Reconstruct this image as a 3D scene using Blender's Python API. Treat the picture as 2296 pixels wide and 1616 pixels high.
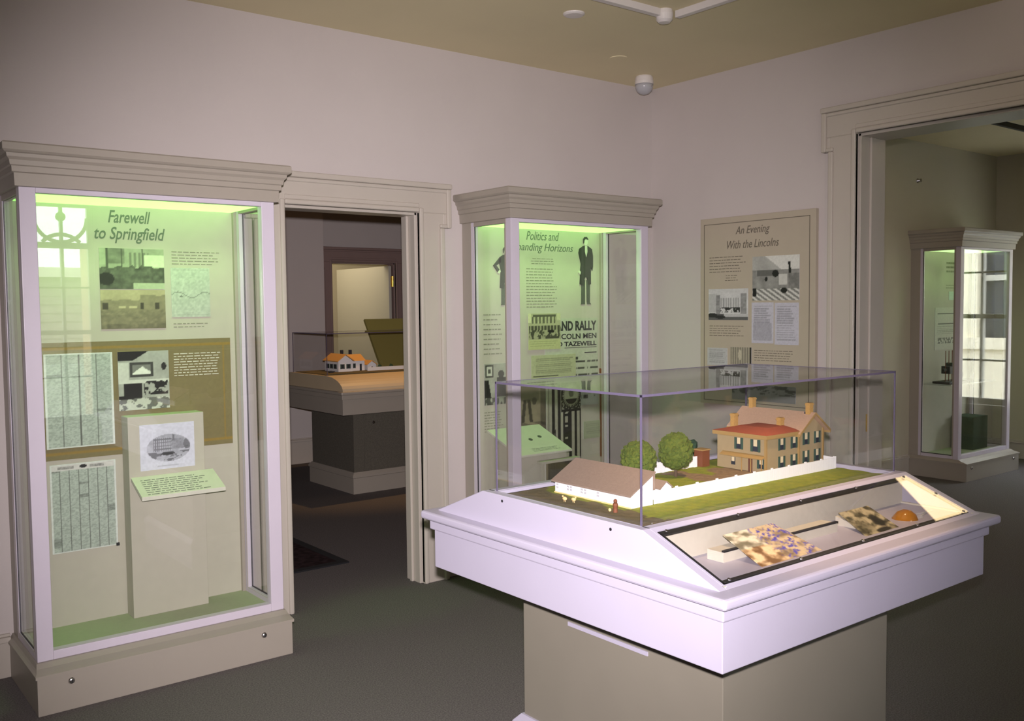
import bpy, bmesh, math, random
from mathutils import Vector, Matrix
for o in list(bpy.data.objects): bpy.data.objects.remove(o)
C = bpy.context.scene.collection
SC = bpy.context.scene
PI = math.pi
# ---------------------------------------------------------------- camera, world, flash, exposure
cam_d = bpy.data.cameras.new('camera'); cam = bpy.data.objects.new('camera', cam_d); C.objects.link(cam)
CP = Vector((-4.795, -4.521, 1.58)); YA, PT, RO, FL = 0.66722, -0.05689, -0.0107, 2112.74
Fv = Vector((math.sin(YA)*math.cos(PT), math.cos(YA)*math.cos(PT), math.sin(PT)))
Rv = Vector((math.cos(YA), -math.sin(YA), 0)); Uv = Rv.cross(Fv)
R2 = Rv*math.cos(RO)+Uv*math.sin(RO); U2 = -Rv*math.sin(RO)+Uv*math.cos(RO)
M3 = Matrix((R2, U2, -Fv)).transposed().to_4x4(); M3.translation = CP
cam.matrix_world = M3
cam_d.sensor_width = 36; cam_d.lens = FL/2296*36; cam_d.clip_start = 0.05
SC.camera = cam
W = bpy.data.worlds.new('world'); SC.world = W; W.use_nodes = True
W.node_tree.nodes['Background'].inputs[0].default_value = (0.86, 0.93, 1.0, 1)
W.node_tree.nodes['Background'].inputs[1].default_value = 12.0
SC.view_settings.view_transform = 'Standard'; SC.view_settings.look = 'None'
SC.cycles.transparent_max_bounces = 48
SC.view_settings.exposure = 0.0; SC.view_settings.gamma = 1.0; SC.view_settings.use_curve_mapping = False
def lamp(name, typ, loc, tgt, power, col, **k):
    d = bpy.data.lights.new(name, typ); d.energy = power; d.color = col
    for a, b in k.items(): setattr(d, a, b)
    o = bpy.data.objects.new(name, d); C.objects.link(o); o.location = loc
    v = Vector(tgt)-Vector(loc); o.rotation_euler = v.to_track_quat('-Z', 'Y').to_euler()
    return o
FP = CP+Vector((0.0, 0, 0.085))
lamp('camera_flash', 'SPOT', FP, FP+Fv*FL+R2*(-98)+U2*(-142), 1060, (1.0, 0.91, 0.93), spot_size=math.radians(73), spot_blend=1.0, shadow_soft_size=0.02)
lamp('table_spot_light', 'SPOT', (-2.3, -3.15, 2.95), (-2.35, -2.75, 0.95), 165, (1.0, 0.68, 0.40), spot_size=math.radians(38), spot_blend=0.8, shadow_soft_size=0.03)
lamp('far_table_spot_light', 'SPOT', (-0.35, 2.6, 2.9), (-0.55, 2.85, 0.95), 95, (1.0, 0.55, 0.2), spot_size=math.radians(55), spot_blend=0.7, shadow_soft_size=0.03)
lamp('far_room_fill_light', 'AREA', (0.3, 1.6, 2.98), (0.3, 1.6, 0.0), 5, (1.0, 0.72, 0.5), shape='RECTANGLE', size=0.8, size_y=0.8)  # added warm fill for the far room's walls, no fixture there
lamp('back_hall_light', 'AREA', (0.1, 5.75, 2.6), (0.7, 5.6, 1.2), 13, (1.0, 0.86, 0.58), shape='RECTANGLE', size=1.2, size_y=0.5)
lamp('room_fill_light', 'AREA', (-3.6, -3.6, 2.98), (-3.6, -3.6, 0.0), 5, (1.0, 0.78, 0.55), shape='RECTANGLE', size=1.6, size_y=1.6)  # ambient fill added to soften the flash contrast, no fixture modelled
lamp('side_room_ceiling_light', 'AREA', (2.2, -1.9, 2.95), (2.2, -1.7, 0.0), 9, (1.0, 0.74, 0.40), shape='RECTANGLE', size=0.8, size_y=0.8)

lamp('right_wall_fill_light', 'SPOT', (-1.16, -2.7, 2.9), (0.0, -2.5, 2.55), 10, (1.0, 0.84, 0.74), spot_size=math.radians(120), spot_blend=1.0, shadow_soft_size=0.04)  # added to brighten the wall above the right doorway, no lamp head
# ---------------------------------------------------------------- materials
def lin(c):
    c = c/255.0
    return c/12.92 if c <= 0.04045 else ((c+0.055)/1.055)**2.4
def mat(name, col, rough=0.6, metal=0.0, noise=0.0, nscale=30.0, bump=0.0, bscale=200.0, spec=0.5, col2=None, coat=0.0):
    m = bpy.data.materials.new(name); m.use_nodes = True; nt = m.node_tree; b = nt.nodes['Principled BSDF']
    b.inputs['Base Color'].default_value = (*col, 1); b.inputs['Roughness'].default_value = rough
    b.inputs['Metallic'].default_value = metal; b.inputs['Specular IOR Level'].default_value = spec
    b.inputs['Coat Weight'].default_value = coat
    tc = nt.nodes.new('ShaderNodeTexCoord')
    if noise > 0 or col2:
        n = nt.nodes.new('ShaderNodeTexNoise'); n.inputs['Scale'].default_value = nscale; n.inputs['Detail'].default_value = 4
        nt.links.new(tc.outputs['Object'], n.inputs['Vector'])
        r = nt.nodes.new('ShaderNodeValToRGB'); r.color_ramp.elements[0].position = 0.32; r.color_ramp.elements[1].position = 0.68
        c2 = col2 or tuple(min(1, x*(1+noise)) for x in col); c1 = col if col2 else tuple(x*(1-noise) for x in col)
        r.color_ramp.elements[0].color = (*c1, 1); r.color_ramp.elements[1].color = (*c2, 1)
        nt.links.new(n.outputs['Fac'], r.inputs['Fac']); nt.links.new(r.outputs['Color'], b.inputs['Base Color'])
    if bump > 0:
        n2 = nt.nodes.new('ShaderNodeTexNoise'); n2.inputs['Scale'].default_value = bscale; n2.inputs['Detail'].default_value = 3
        nt.links.new(tc.outputs['Object'], n2.inputs['Vector'])
        bm = nt.nodes.new('ShaderNodeBump'); bm.inputs['Strength'].default_value = bump; bm.inputs['Distance'].default_value = 0.002
        nt.links.new(n2.outputs['Fac'], bm.inputs['Height']); nt.links.new(bm.outputs['Normal'], b.inputs['Normal'])
    return m
def emis(name, col, s):
    m = bpy.data.materials.new(name); m.use_nodes = True; b = m.node_tree.nodes['Principled BSDF']
    b.inputs['Base Color'].default_value = (0.8, 0.8, 0.8, 1); b.inputs['Emission Color'].default_value = (*col, 1); b.inputs['Emission Strength'].default_value = s
    return m
def glassm(name, tint=(1, 1, 1), ior=1.5, rough=0.0):
    m = bpy.data.materials.new(name); m.use_nodes = True; nt = m.node_tree
    nt.nodes.remove(nt.nodes['Principled BSDF']); out = nt.nodes['Material Output']
    t = nt.nodes.new('ShaderNodeBsdfTransparent'); t.inputs[0].default_value = (*tint, 1)
    g = nt.nodes.new('ShaderNodeBsdfGlossy'); g.inputs['Roughness'].default_value = rough
    f = nt.nodes.new('ShaderNodeFresnel'); ge = nt.nodes.new('ShaderNodeNewGeometry')
    mr = nt.nodes.new('ShaderNodeMapRange'); mr.inputs[3].default_value = ior; mr.inputs[4].default_value = 1.0/ior
    nt.links.new(ge.outputs['Backfacing'], mr.inputs[0]); nt.links.new(mr.outputs[0], f.inputs[0])
    mx = nt.nodes.new('ShaderNodeMixShader')
    nt.links.new(f.outputs[0], mx.inputs[0]); nt.links.new(t.outputs[0], mx.inputs[1]); nt.links.new(g.outputs[0], mx.inputs[2]); nt.links.new(mx.outputs[0], out.inputs[0])
    return m
M = {}
M['wall'] = mat('wall_paint', (0.52, 0.47, 0.455), 0.75, noise=0.015, nscale=3, bump=0.15, bscale=260)
M['wall3'] = mat('side_room_wall_paint', (0.50, 0.46, 0.36), 0.75, noise=0.015, nscale=3, bump=0.15, bscale=260)
M['ceil'] = mat('ceiling_paint', (0.72, 0.635, 0.42), 0.85, noise=0.02, nscale=2, bump=0.1)
M['trim'] = mat('trim_paint', (0.47, 0.425, 0.375), 0.38, noise=0.01, nscale=8, bump=0.05, bscale=120)
M['trimdark'] = mat('rose_trim_paint', (0.27, 0.19, 0.175), 0.4, noise=0.02, nscale=8)
M['frame'] = mat('case_frame_paint', (0.56, 0.51, 0.59), 0.35, noise=0.01, nscale=8)
M['case'] = mat('case_beige_paint', (0.33, 0.295, 0.25), 0.42, noise=0.012, nscale=8, bump=0.05, bscale=120)
M['back'] = mat('case_back_panel', (0.46, 0.44, 0.36), 0.8, noise=0.02, nscale=20)
M['well'] = mat('case_floor_cloth', (0.36, 0.40, 0.26), 0.8, noise=0.03, nscale=60, bump=0.2, bscale=400)
M['white'] = mat('table_white_paint', (0.415, 0.388, 0.485), 0.34, noise=0.008, nscale=8, bump=0.04, bscale=120)
M['ped'] = mat('pedestal_laminate', (0.205, 0.187, 0.150), 0.5, noise=0.02, nscale=5)
M['felt'] = mat('pedestal_fabric', (0.10, 0.09, 0.07), 0.95, noise=0.25, nscale=220, bump=0.4, bscale=500)
M['carpet'] = mat('carpet', (0.135, 0.122, 0.120), 0.95, noise=0.3, nscale=160, bump=0.6, bscale=420, spec=0.1)
M['rug'] = mat('dark_rug', (0.030, 0.018, 0.020), 0.95, noise=0.5, nscale=25, bump=0.4, bscale=300, spec=0.1)
M['rugedge'] = mat('rug_border', (0.006, 0.006, 0.008), 0.9)
M['black'] = mat('black_gasket', (0.012, 0.012, 0.014), 0.5)
M['dark'] = mat('dark_print', (0.07, 0.08, 0.065), 0.7)
M['ink'] = mat('printed_ink', (0.035, 0.035, 0.035), 0.7)
M['cap'] = mat('caption_lettering', (0.23, 0.235, 0.17), 0.7)
M['title'] = mat('title_lettering', (0.12, 0.15, 0.11), 0.7)
M['titlew'] = mat('wall_title_lettering', (0.13, 0.11, 0.085), 0.7)
M['board'] = mat('panel_board', (0.42, 0.365, 0.285), 0.7, noise=0.015, nscale=12)
M['brass'] = mat('brass', (0.62, 0.42, 0.10), 0.3, 1.0)
M['chrome'] = mat('steel', (0.6, 0.58, 0.6), 0.2, 1.0)
M['plastic'] = mat('white_plastic', (0.68, 0.64, 0.62), 0.35)
M['dome'] = mat('frosted_dome', (0.42, 0.42, 0.45), 0.25)
M['glass'] = glassm('display_glass', (0.998, 1.0, 0.998))
M['acrylic'] = glassm('clear_acrylic', (0.998, 0.999, 1.0), 1.49)
M['acedge'] = mat('acrylic_edge', (0.10, 0.085, 0.135), 0.15)
M['wglass'] = glassm('window_glass', (1.0, 1.0, 1.0))
M['lite'] = emis('light_diffuser', (0.32, 1.0, 0.14), 2.3)
M['lite3'] = emis('dim_light_diffuser', (0.62, 1.0, 0.36), 1.1)
M['grass'] = mat('model_grass', (0.17, 0.215, 0.018), 0.95, col2=(0.25, 0.265, 0.022), nscale=38, bump=0.7, bscale=600)
M['soil'] = mat('model_soil', (0.10, 0.085, 0.035), 0.95, col2=(0.15, 0.115, 0.05), nscale=26, bump=0.7, bscale=500)
M['path'] = mat('model_path', (0.22, 0.15, 0.085), 0.95, noise=0.2, nscale=60)
M['modelwhite'] = mat('model_white_paint', (0.80, 0.80, 0.82), 0.6)
M['modeltan'] = mat('model_tan_paint', (0.32, 0.245, 0.135), 0.7, noise=0.03, nscale=60)
M['modeltrim'] = mat('model_tan_trim', (0.33, 0.21, 0.075), 0.7)
M['roofgrey'] = mat('model_brown_roof', (0.24, 0.175, 0.135), 0.85, noise=0.08, nscale=160, bump=0.5, bscale=500)
M['roofpink'] = mat('model_pink_roof', (0.46, 0.30, 0.205), 0.8, noise=0.06, nscale=160, bump=0.4, bscale=500)
M['roofred'] = mat('model_red_roof', (0.36, 0.085, 0.045), 0.75, noise=0.05, nscale=80)
M['rooforange'] = mat('model_orange_roof', (0.60, 0.33, 0.10), 0.8, noise=0.06, nscale=120)
M['chim'] = mat('model_chimney', (0.40, 0.235, 0.07), 0.85, noise=0.12, nscale=200)
M['shutter'] = mat('model_green_shutter', (0.035, 0.075, 0.055), 0.7)
M['blind'] = mat('model_window_blind', (0.62, 0.52, 0.33), 0.7)
M['pane'] = mat('model_window_pane', (0.03, 0.035, 0.05), 0.2)
M['doorbr'] = mat('model_brown_door', (0.12, 0.045, 0.03), 0.6)
M['leaf'] = mat('model_foliage', (0.05, 0.082, 0.012), 0.95, col2=(0.10, 0.125, 0.016), nscale=110, bump=0.8, bscale=300)
M['leafd'] = mat('model_dark_foliage', (0.02, 0.055, 0.03), 0.9, noise=0.3, nscale=90)
M['bark'] = mat('model_bark', (0.08, 0.05, 0.03), 0.9)
M['straw'] = mat('straw_paint', (0.80, 0.55, 0.25), 0.7)
M['rust'] = mat('rust_paint', (0.16, 0.05, 0.02), 0.7)
M['velvet'] = mat('riser_cloth', (0.55, 0.50, 0.42), 0.8, noise=0.03, nscale=60)
M['amber'] = mat('amber_glaze', (0.34, 0.13, 0.012), 0.12, coat=1.0)
M['parch'] = mat('pale_card', (0.60, 0.60, 0.50), 0.75, noise=0.03, nscale=40)
M['redp'] = mat('red_enamel', (0.45, 0.02, 0.03), 0.4)
M['cream'] = mat('cream_wall_paint', (0.55, 0.49, 0.34), 0.8, noise=0.02, nscale=3)
M['winw'] = mat('window_white_paint', (0.55, 0.53, 0.46), 0.45)
M['siding'] = mat('outdoor_siding', (0.36, 0.31, 0.25), 0.8, noise=0.05, nscale=4)
M['stone'] = mat('outdoor_limestone', (0.85, 0.78, 0.60), 0.8, noise=0.05, nscale=4)
M['brick'] = mat('outdoor_brick', (0.62, 0.42, 0.28), 0.85, noise=0.15, nscale=18)
M['lawn'] = mat('outdoor_lawn', (0.12, 0.24, 0.02), 0.95, noise=0.2, nscale=6)
M['pave'] = mat('outdoor_paving', (0.38, 0.37, 0.34), 0.9, noise=0.1, nscale=5)
# printed matter: colour stored in the mesh
mp = bpy.data.materials.new('printed_paper'); mp.use_nodes = True
_a = mp.node_tree.nodes.new('ShaderNodeAttribute'); _a.attribute_name = 'Col'
mp.node_tree.links.new(_a.outputs['Color'], mp.node_tree.nodes['Principled BSDF'].inputs['Base Color']); mp.node_tree.nodes['Principled BSDF'].inputs['Roughness'].default_value = 0.6
M['print'] = mp

# ---------------------------------------------------------------- mesh helpers
class MB:
    def __init__(s): s.bm = bmesh.new(); s.mats = []
    def mi(s, m):
        if m is None: return 0
        if m not in s.mats: s.mats.append(m)
        return s.mats.index(m)
    def face(s, pts, m=None):
        f = s.bm.faces.new([s.bm.verts.new(p) for p in pts]); f.material_index = s.mi(m); return s
    def box(s, x0, x1, y0, y1, z0, z1, m=None):
        if x1 < x0: x0, x1 = x1, x0
        if y1 < y0: y0, y1 = y1, y0
        if z1 < z0: z0, z1 = z1, z0
        v = [s.bm.verts.new(p) for p in ((x0,y0,z0),(x1,y0,z0),(x1,y1,z0),(x0,y1,z0),(x0,y0,z1),(x1,y0,z1),(x1,y1,z1),(x0,y1,z1))]
        i = s.mi(m)
        for q in ((0,3,2,1),(4,5,6,7),(0,1,5,4),(1,2,6,5),(2,3,7,6),(3,0,4,7)):
            s.bm.faces.new([v[k] for k in q]).material_index = i
        return s
    def loops(s, loops, m=None, cap=True, closed=True):
        i = s.mi(m); L = [[s.bm.verts.new(p) for p in l] for l in loops]; n = len(L[0])
        for a, b in zip(L, L[1:]):
            for k in range(n if closed else n-1):
                q = (k+1) % n
                s.bm.faces.new((a[k], a[q], b[q], b[k])).material_index = i
        if cap and closed:
            s.bm.faces.new(list(reversed(L[0]))).material_index = i; s.bm.faces.new(L[-1]).material_index = i
        return s
    def prism(s, pts, axis, a0, a1, m=None):
        def P(p, a):
            if axis == 'x': return (a, p[0], p[1])
            if axis == 'y': return (p[0], a, p[1])
            return (p[0], p[1], a)
        return s.loops([[P(p, a0) for p in pts], [P(p, a1) for p in pts]], m)
    def cyl(s, p0, p1, r0, r1=None, n=14, m=None):
        r1 = r0 if r1 is None else r1
        p0 = Vector(p0); p1 = Vector(p1); d = (p1-p0).normalized()
        a = d.orthogonal().normalized(); b = d.cross(a)
        return s.loops([[p0+(a*math.cos(t)+b*math.sin(t))*r0 for t in [2*PI*k/n for k in range(n)]], [p1+(a*math.cos(t)+b*math.sin(t))*r1 for t in [2*PI*k/n for k in range(n)]]], m)
    def rev(s, c, prof, ax=Vector((0,0,1)), n=20, m=None):
        ax = Vector(ax); a = ax.orthogonal().normalized(); b = ax.cross(a); c = Vector(c)
        return s.loops([[c+ax*h+(a*math.cos(t)+b*math.sin(t))*max(r, 1e-4) for t in [2*PI*k/n for k in range(n)]] for r, h in prof], m)
    def blob(s, c, rx, ry, rz, seed=0, amp=0.15, m=None, sub=2):
        rnd = random.Random(seed); r = bmesh.ops.create_icosphere(s.bm, subdivisions=sub, radius=1.0); i = s.mi(m)
        for v in r['verts']:
            k = 1+rnd.uniform(-amp, amp); v.co = Vector((c[0]+v.co.x*rx*k, c[1]+v.co.y*ry*k, c[2]+v.co.z*rz*k))
            for f in v.link_faces: f.material_index = i
        return s
    def build(s, name, m=None, parent=None, bevel=0.0, seg=2, smooth=False, label=None, fix=True):
        if fix: bmesh.ops.recalc_face_normals(s.bm, faces=s.bm.faces)
        me = bpy.data.meshes.new(name)
        if bevel > 0:
            e = [e for e in s.bm.edges if len(e.link_faces) == 2 and e.calc_face_angle(0) > 0.6]
            bmesh.ops.bevel(s.bm, geom=e, offset=bevel, segments=seg, affect='EDGES', profile=0.6)
        if smooth:
            for f in s.bm.faces: f.smooth = True
        if parent is not None:
            bmesh.ops.translate(s.bm, verts=s.bm.verts, vec=-wloc(parent))
        s.bm.to_mesh(me); s.bm.free()
        if s.mats:
            for q in s.mats: me.materials.append(M[q] if isinstance(q, str) else q)
        else: me.materials.append(M[m] if isinstance(m, str) else m)
        o = bpy.data.objects.new(name, me); C.objects.link(o)
        if parent is not None: o.parent = parent
        if label: o['label'] = label
        return o
def wloc(o):
    v = Vector(o.location)
    while o.parent: o = o.parent; v += Vector(o.location)
    return v
def tag(o, label=None, cat=None, group=None, kind=None):
    if label: o['label'] = label
    if cat: o['category'] = cat
    if group: o['group'] = group
    if kind: o['kind'] = kind
    return o
def thing(name, loc, label, cat, group=None, kind=None):
    o = bpy.data.objects.new(name, None); C.objects.link(o); o.location = loc; o.empty_display_size = 0.05
    return tag(o, label, cat, group, kind)
def struct(o): o['kind'] = 'structure'; return o
def bx(*a, m=None): return MB().box(*a, m=m)

def text(name, body, r, u, o, w, h, m, parent=None, shear=0.28, bold=0.0, depth=0.0008, lit=None):
    """lettering that fills width w and height h, lower-left corner at o, along r and u"""
    cu = bpy.data.curves.new(name, 'FONT'); cu.body = body; cu.extrude = 0.01; cu.offset = bold; cu.resolution_u = 3
    t = bpy.data.objects.new(name, cu); C.objects.link(t); bpy.context.view_layer.update()
    me = bpy.data.meshes.new_from_object(t.evaluated_get(bpy.context.evaluated_depsgraph_get())); bpy.data.objects.remove(t)
    for v in me.vertices: v.co.x += v.co.y*shear
    xs = [v.co.x for v in me.vertices]; ys = [v.co.y for v in me.vertices]
    r = Vector(r).normalized(); u = Vector(u).normalized(); n = r.cross(u); o = Vector(o)
    pl = wloc(parent) if parent else Vector()
    for v in me.vertices:
        a = (v.co.x-min(xs))/(max(xs)-min(xs))*w; b = (v.co.y-min(ys))/(max(ys)-min(ys))*h
        v.co = o+r*a+u*b+n*(v.co.z/0.01*depth)-pl
    me.materials.clear(); me.materials.append(M[m]); me.name = name
    ob = bpy.data.objects.new(name, me); C.objects.link(ob)
    if parent: ob.parent = parent
    if lit: ob['label'] = lit
    return ob

# value noise for printed pictures
_rn = random.Random(7); _T = [[_rn.random() for _ in range(64)] for _ in range(64)]
def vn(x, y):
    xi, yi = math.floor(x), math.floor(y); fx, fy = x-xi, y-yi
    fx = fx*fx*(3-2*fx); fy = fy*fy*(3-2*fy)
    g = lambda a, b: _T[int(a) % 64][int(b) % 64]
    return (g(xi,yi)*(1-fx)+g(xi+1,yi)*fx)*(1-fy)+(g(xi,yi+1)*(1-fx)+g(xi+1,yi+1)*fx)*fy
def fb(x, y): return 0.55*vn(x, y)+0.3*vn(x*2.1+5, y*2.1+3)+0.15*vn(x*4.3+9, y*4.3)
FR = ((1,0,0), (0,0,1)); RT = ((0,-1,0), (0,0,1))
def pic(name, pl, o, w, h, fn, cell=0.005, th=0.003, parent=None, edge=200, rot=0.0):
    """a printed sheet: front grid coloured by fn(s,t), with real thickness"""
    r = Vector(pl[0]).normalized(); u = Vector(pl[1]).normalized(); n = r.cross(u)
    if rot: q = Matrix.Rotation(rot, 3, n); r = q@r; u = q@u
    o = Vector(o); nx = max(2, int(w/cell)); ny = max(2, int(h/cell)); pl0 = wloc(parent) if parent else Vector()
    vs = []; cs = []; fs = []
    for j in range(ny+1):
        for i in range(nx+1):
            s, t = i/nx, j/ny; vs.append(o+r*w*s+u*h*t+n*th-pl0)
            c = fn(s, t); c = (c, c, c) if not isinstance(c, tuple) else c
            k = 0.965+0.07*vn(s*w/0.007+3, t*h/0.007+5)
            cs.append(tuple(lin(max(0, min(255, x*k))) for x in c)+(1,))
    for j in range(ny):
        for i in range(nx):
            a = j*(nx+1)+i; fs.append((a, a+1, a+nx+2, a+nx+1))
    ring = [(0,0),(1,0),(1,1),(0,1)]; k0 = len(vs); ec = (lin(edge),)*3+(1,)
    for z in (th, 0):
        for s, t in ring: vs.append(o+r*w*s+u*h*t+n*z-pl0); cs.append(ec)
    for k in range(4):
        q = (k+1) % 4; fs.append((k0+k, k0+4+k, k0+4+q, k0+q))
    fs.append((k0+7, k0+6, k0+5, k0+4))
    me = bpy.data.meshes.new(name); me.from_pydata(vs, [], fs)
    ca = me.color_attributes.new('Col', 'FLOAT_COLOR', 'POINT')
    for i, c in enumerate(cs): ca.data[i].color = c
    me.materials.append(M['print']); ob = bpy.data.objects.new(name, me); C.objects.link(ob)
    if parent: ob.parent = parent
    return ob
def rc(s, t, x0, x1, y0, y1): return x0 <= s <= x1 and y0 <= t <= y1
def el(s, t, cx, cy, rx, ry): return ((s-cx)/rx)**2+((t-cy)/ry)**2 <= 1
def rows(s, t, x0, x1, y0, y1, n, bg, fg, seed=0, ragged=0.15):
    """printed body text: rows of broken dashes"""
    if not rc(s, t, x0, x1, y0, y1): return bg
    k = (y1-t)/(y1-y0)*n; i = int(k); f = k-i
    if f > 0.5: return bg
    end = x1-(x1-x0)*ragged*vn(i*3.7+seed, 2.2)
    if s > end: return bg
    return bg+(fg-bg)*(0.55+0.45*(vn(s*90+i*7+seed, i*5.1) > 0.3))
# text block printed on a surface (thin mesh of dashes)
def textblock(name, pl, o, w, h, n, m, parent, seed=0, ragged=0.2, frac=0.38, centred=False, dens=0.055):
    r = Vector(pl[0]).normalized(); u = Vector(pl[1]).normalized(); nn = r.cross(u); o = Vector(o); rnd = random.Random(seed); b = MB()
    rh = h/n
    for i in range(n):
        L = w*(1-ragged*rnd.random()); x = (w-L)/2 if centred else 0; e = x+L; z = h-rh*(i+1)
        while x < e-0.004:
            l = min(rnd.uniform(0.35, 1.3)*dens*0.5, e-x)
            p = o+r*x+u*z; q = p+r*l; k = u*rh*frac; d = nn*0.0007
            b.loops([[p, q, q+k, p+k], [p+d, q+d, q+k+d, p+k+d]]); x += l+0.006
    return b.build(name, m, parent)

# ================================================================= SETTING
H = 3.046; XW, YS = -6.6, -7.0
def wall(name, m, boxes, **k):
    b = MB()
    for q in boxes: b.box(*q)
    return struct(b.build(name, m))
struct(bx(-6.8, 5.4, -7.2, 6.9, -0.06, 0.0).build('floor', 'carpet'))
struct(bx(-6.8, 5.4, -7.2, 6.9, H, H+0.08).build('ceiling', 'ceil'))
AX0, AX1, AH = -2.715, -1.907, 2.114
wall('wall_left', 'wall', [(-6.7, AX0, 0.0, 0.14, 0, H), (AX1, 0.0, 0.0, 0.14, 0, H), (AX0, AX1, 0.0, 0.14, AH, H)])
BY0, BY1, BH = -3.45, -1.565, 2.518
wall('wall_right', 'wall', [(0.0, 0.25, BY1, 0.14, 0, H), (0.0, 0.25, -7.0, BY0, 0, H), (0.0, 0.25, BY0, BY1, BH, H)])
wall('wall_side_room', 'wall3', [(0.25, 5.05, 0.0, 0.14, 0, H)])
# end wall of side room with window opening
wy0, wy1, wz0, wz1 = -1.45, -0.62, 0.52, 2.34
wall('wall_side_room_end', 'wall3', [(5.05, 5.2, -7.0, wy0, 0, H), (5.05, 5.2, wy1, 0.14, 0, H), (5.05, 5.2, wy0, wy1, 0, wz0), (5.05, 5.2, wy0, wy1, wz1, H)])
# rear wall behind the camera, with the arched window bay and the side room window
vx0, vx1, vz0, vz1 = -2.66, -2.05, 0.42, 2.72
sx0, sx1, sz0, sz1 = 2.5, 3.2, 0.7, 2.3
wall('wall_back', 'wall', [(-6.7, vx0, -7.15, -7.0, 0, H), (vx1, sx0, -7.15, -7.0, 0, H), (sx1, 5.2, -7.15, -7.0, 0, H),
     (vx0, vx1, -7.15, -7.0, 0, vz0), (vx0, vx1, -7.15, -7.0, vz1, H), (sx0, sx1, -7.15, -7.0, 0, sz0), (sx0, sx1, -7.15, -7.0, sz1, H)])
wall('wall_near_side', 'wall', [(-6.75, XW, -7.15, 0.14, 0, H)])
# room beyond the left doorway
Y2 = 5.0
D3a, D3b, D3H = 0.148, 0.971, 2.10
wall('wall_far', 'wall', [(-0.26, D3a, Y2, Y2+0.14, 0, H), (D3b, 3.2, Y2, Y2+0.14, 0, H), (D3a, D3b, Y2, Y2+0.14, D3H, H), (-3.9, -0.55, 4.364, Y2+0.14, 0, H), (-0.55, -0.26, 4.364, Y2+0.14, 0, H)])
wall('wall_far_left', 'wall', [(-3.9, -3.76, 0.14, 4.4, 0, H)])
wall('wall_far_right', 'wall', [(3.1, 3.24, 0.14, 5.1, 0, H)])
wall('wall_back_hall', 'cream', [(-0.6, 2.4, 6.5, 6.6, 0, H), (-0.6, -0.5, 5.14, 6.6, 0, H), (2.3, 2.4, 5.14, 6.6, 0, H)])
struct(MB().box(0.02, 0.14, 6.44, 6.5, 0, 1.98).box(0.0, 0.36, 6.43, 6.5, 1.98, 2.12).build('trim_1', 'trim', bevel=0.004))
def baseboard(name, segs, m='trim', h=0.19):
    b = MB()
    for ax, p, s, a0, a1 in segs:    # ax: run axis, p: wall plane, s: side the board stands on
        for t, z0, z1 in ((0.02, 0, h-0.035), (0.028, h-0.035, h-0.012), (0.014, h-0.012, h)):
            if ax == 'x': b.box(a0, a1, p, p+s*t, z0, z1)
            else: b.box(p, p+s*t, a0, a1, z0, z1)
    return struct(b.build(name, m, bevel=0.002, seg=1))
baseboard('baseboard_left', [('x', 0, -1, -6.6, -4.03), ('x', 0, -1, -0.5, 0.0)])
baseboard('baseboard_right', [('y', 0, -1, -1.34, 0.0)])
baseboard('baseboard_side_room', [('x', 0, -1, 0.27, 3.385), ('x', 0, -1, 4.42, 5.03), ('y', 5.05, -1, -6.0, -0.02)])
baseboard('baseboard_far', [('x', 4.364, -1, -3.7, -0.26), ('x', 5.0, -1, -0.24, -0.0), ('x', 5.0, -1, 1.18, 3.1)], h=0.26)

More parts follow.
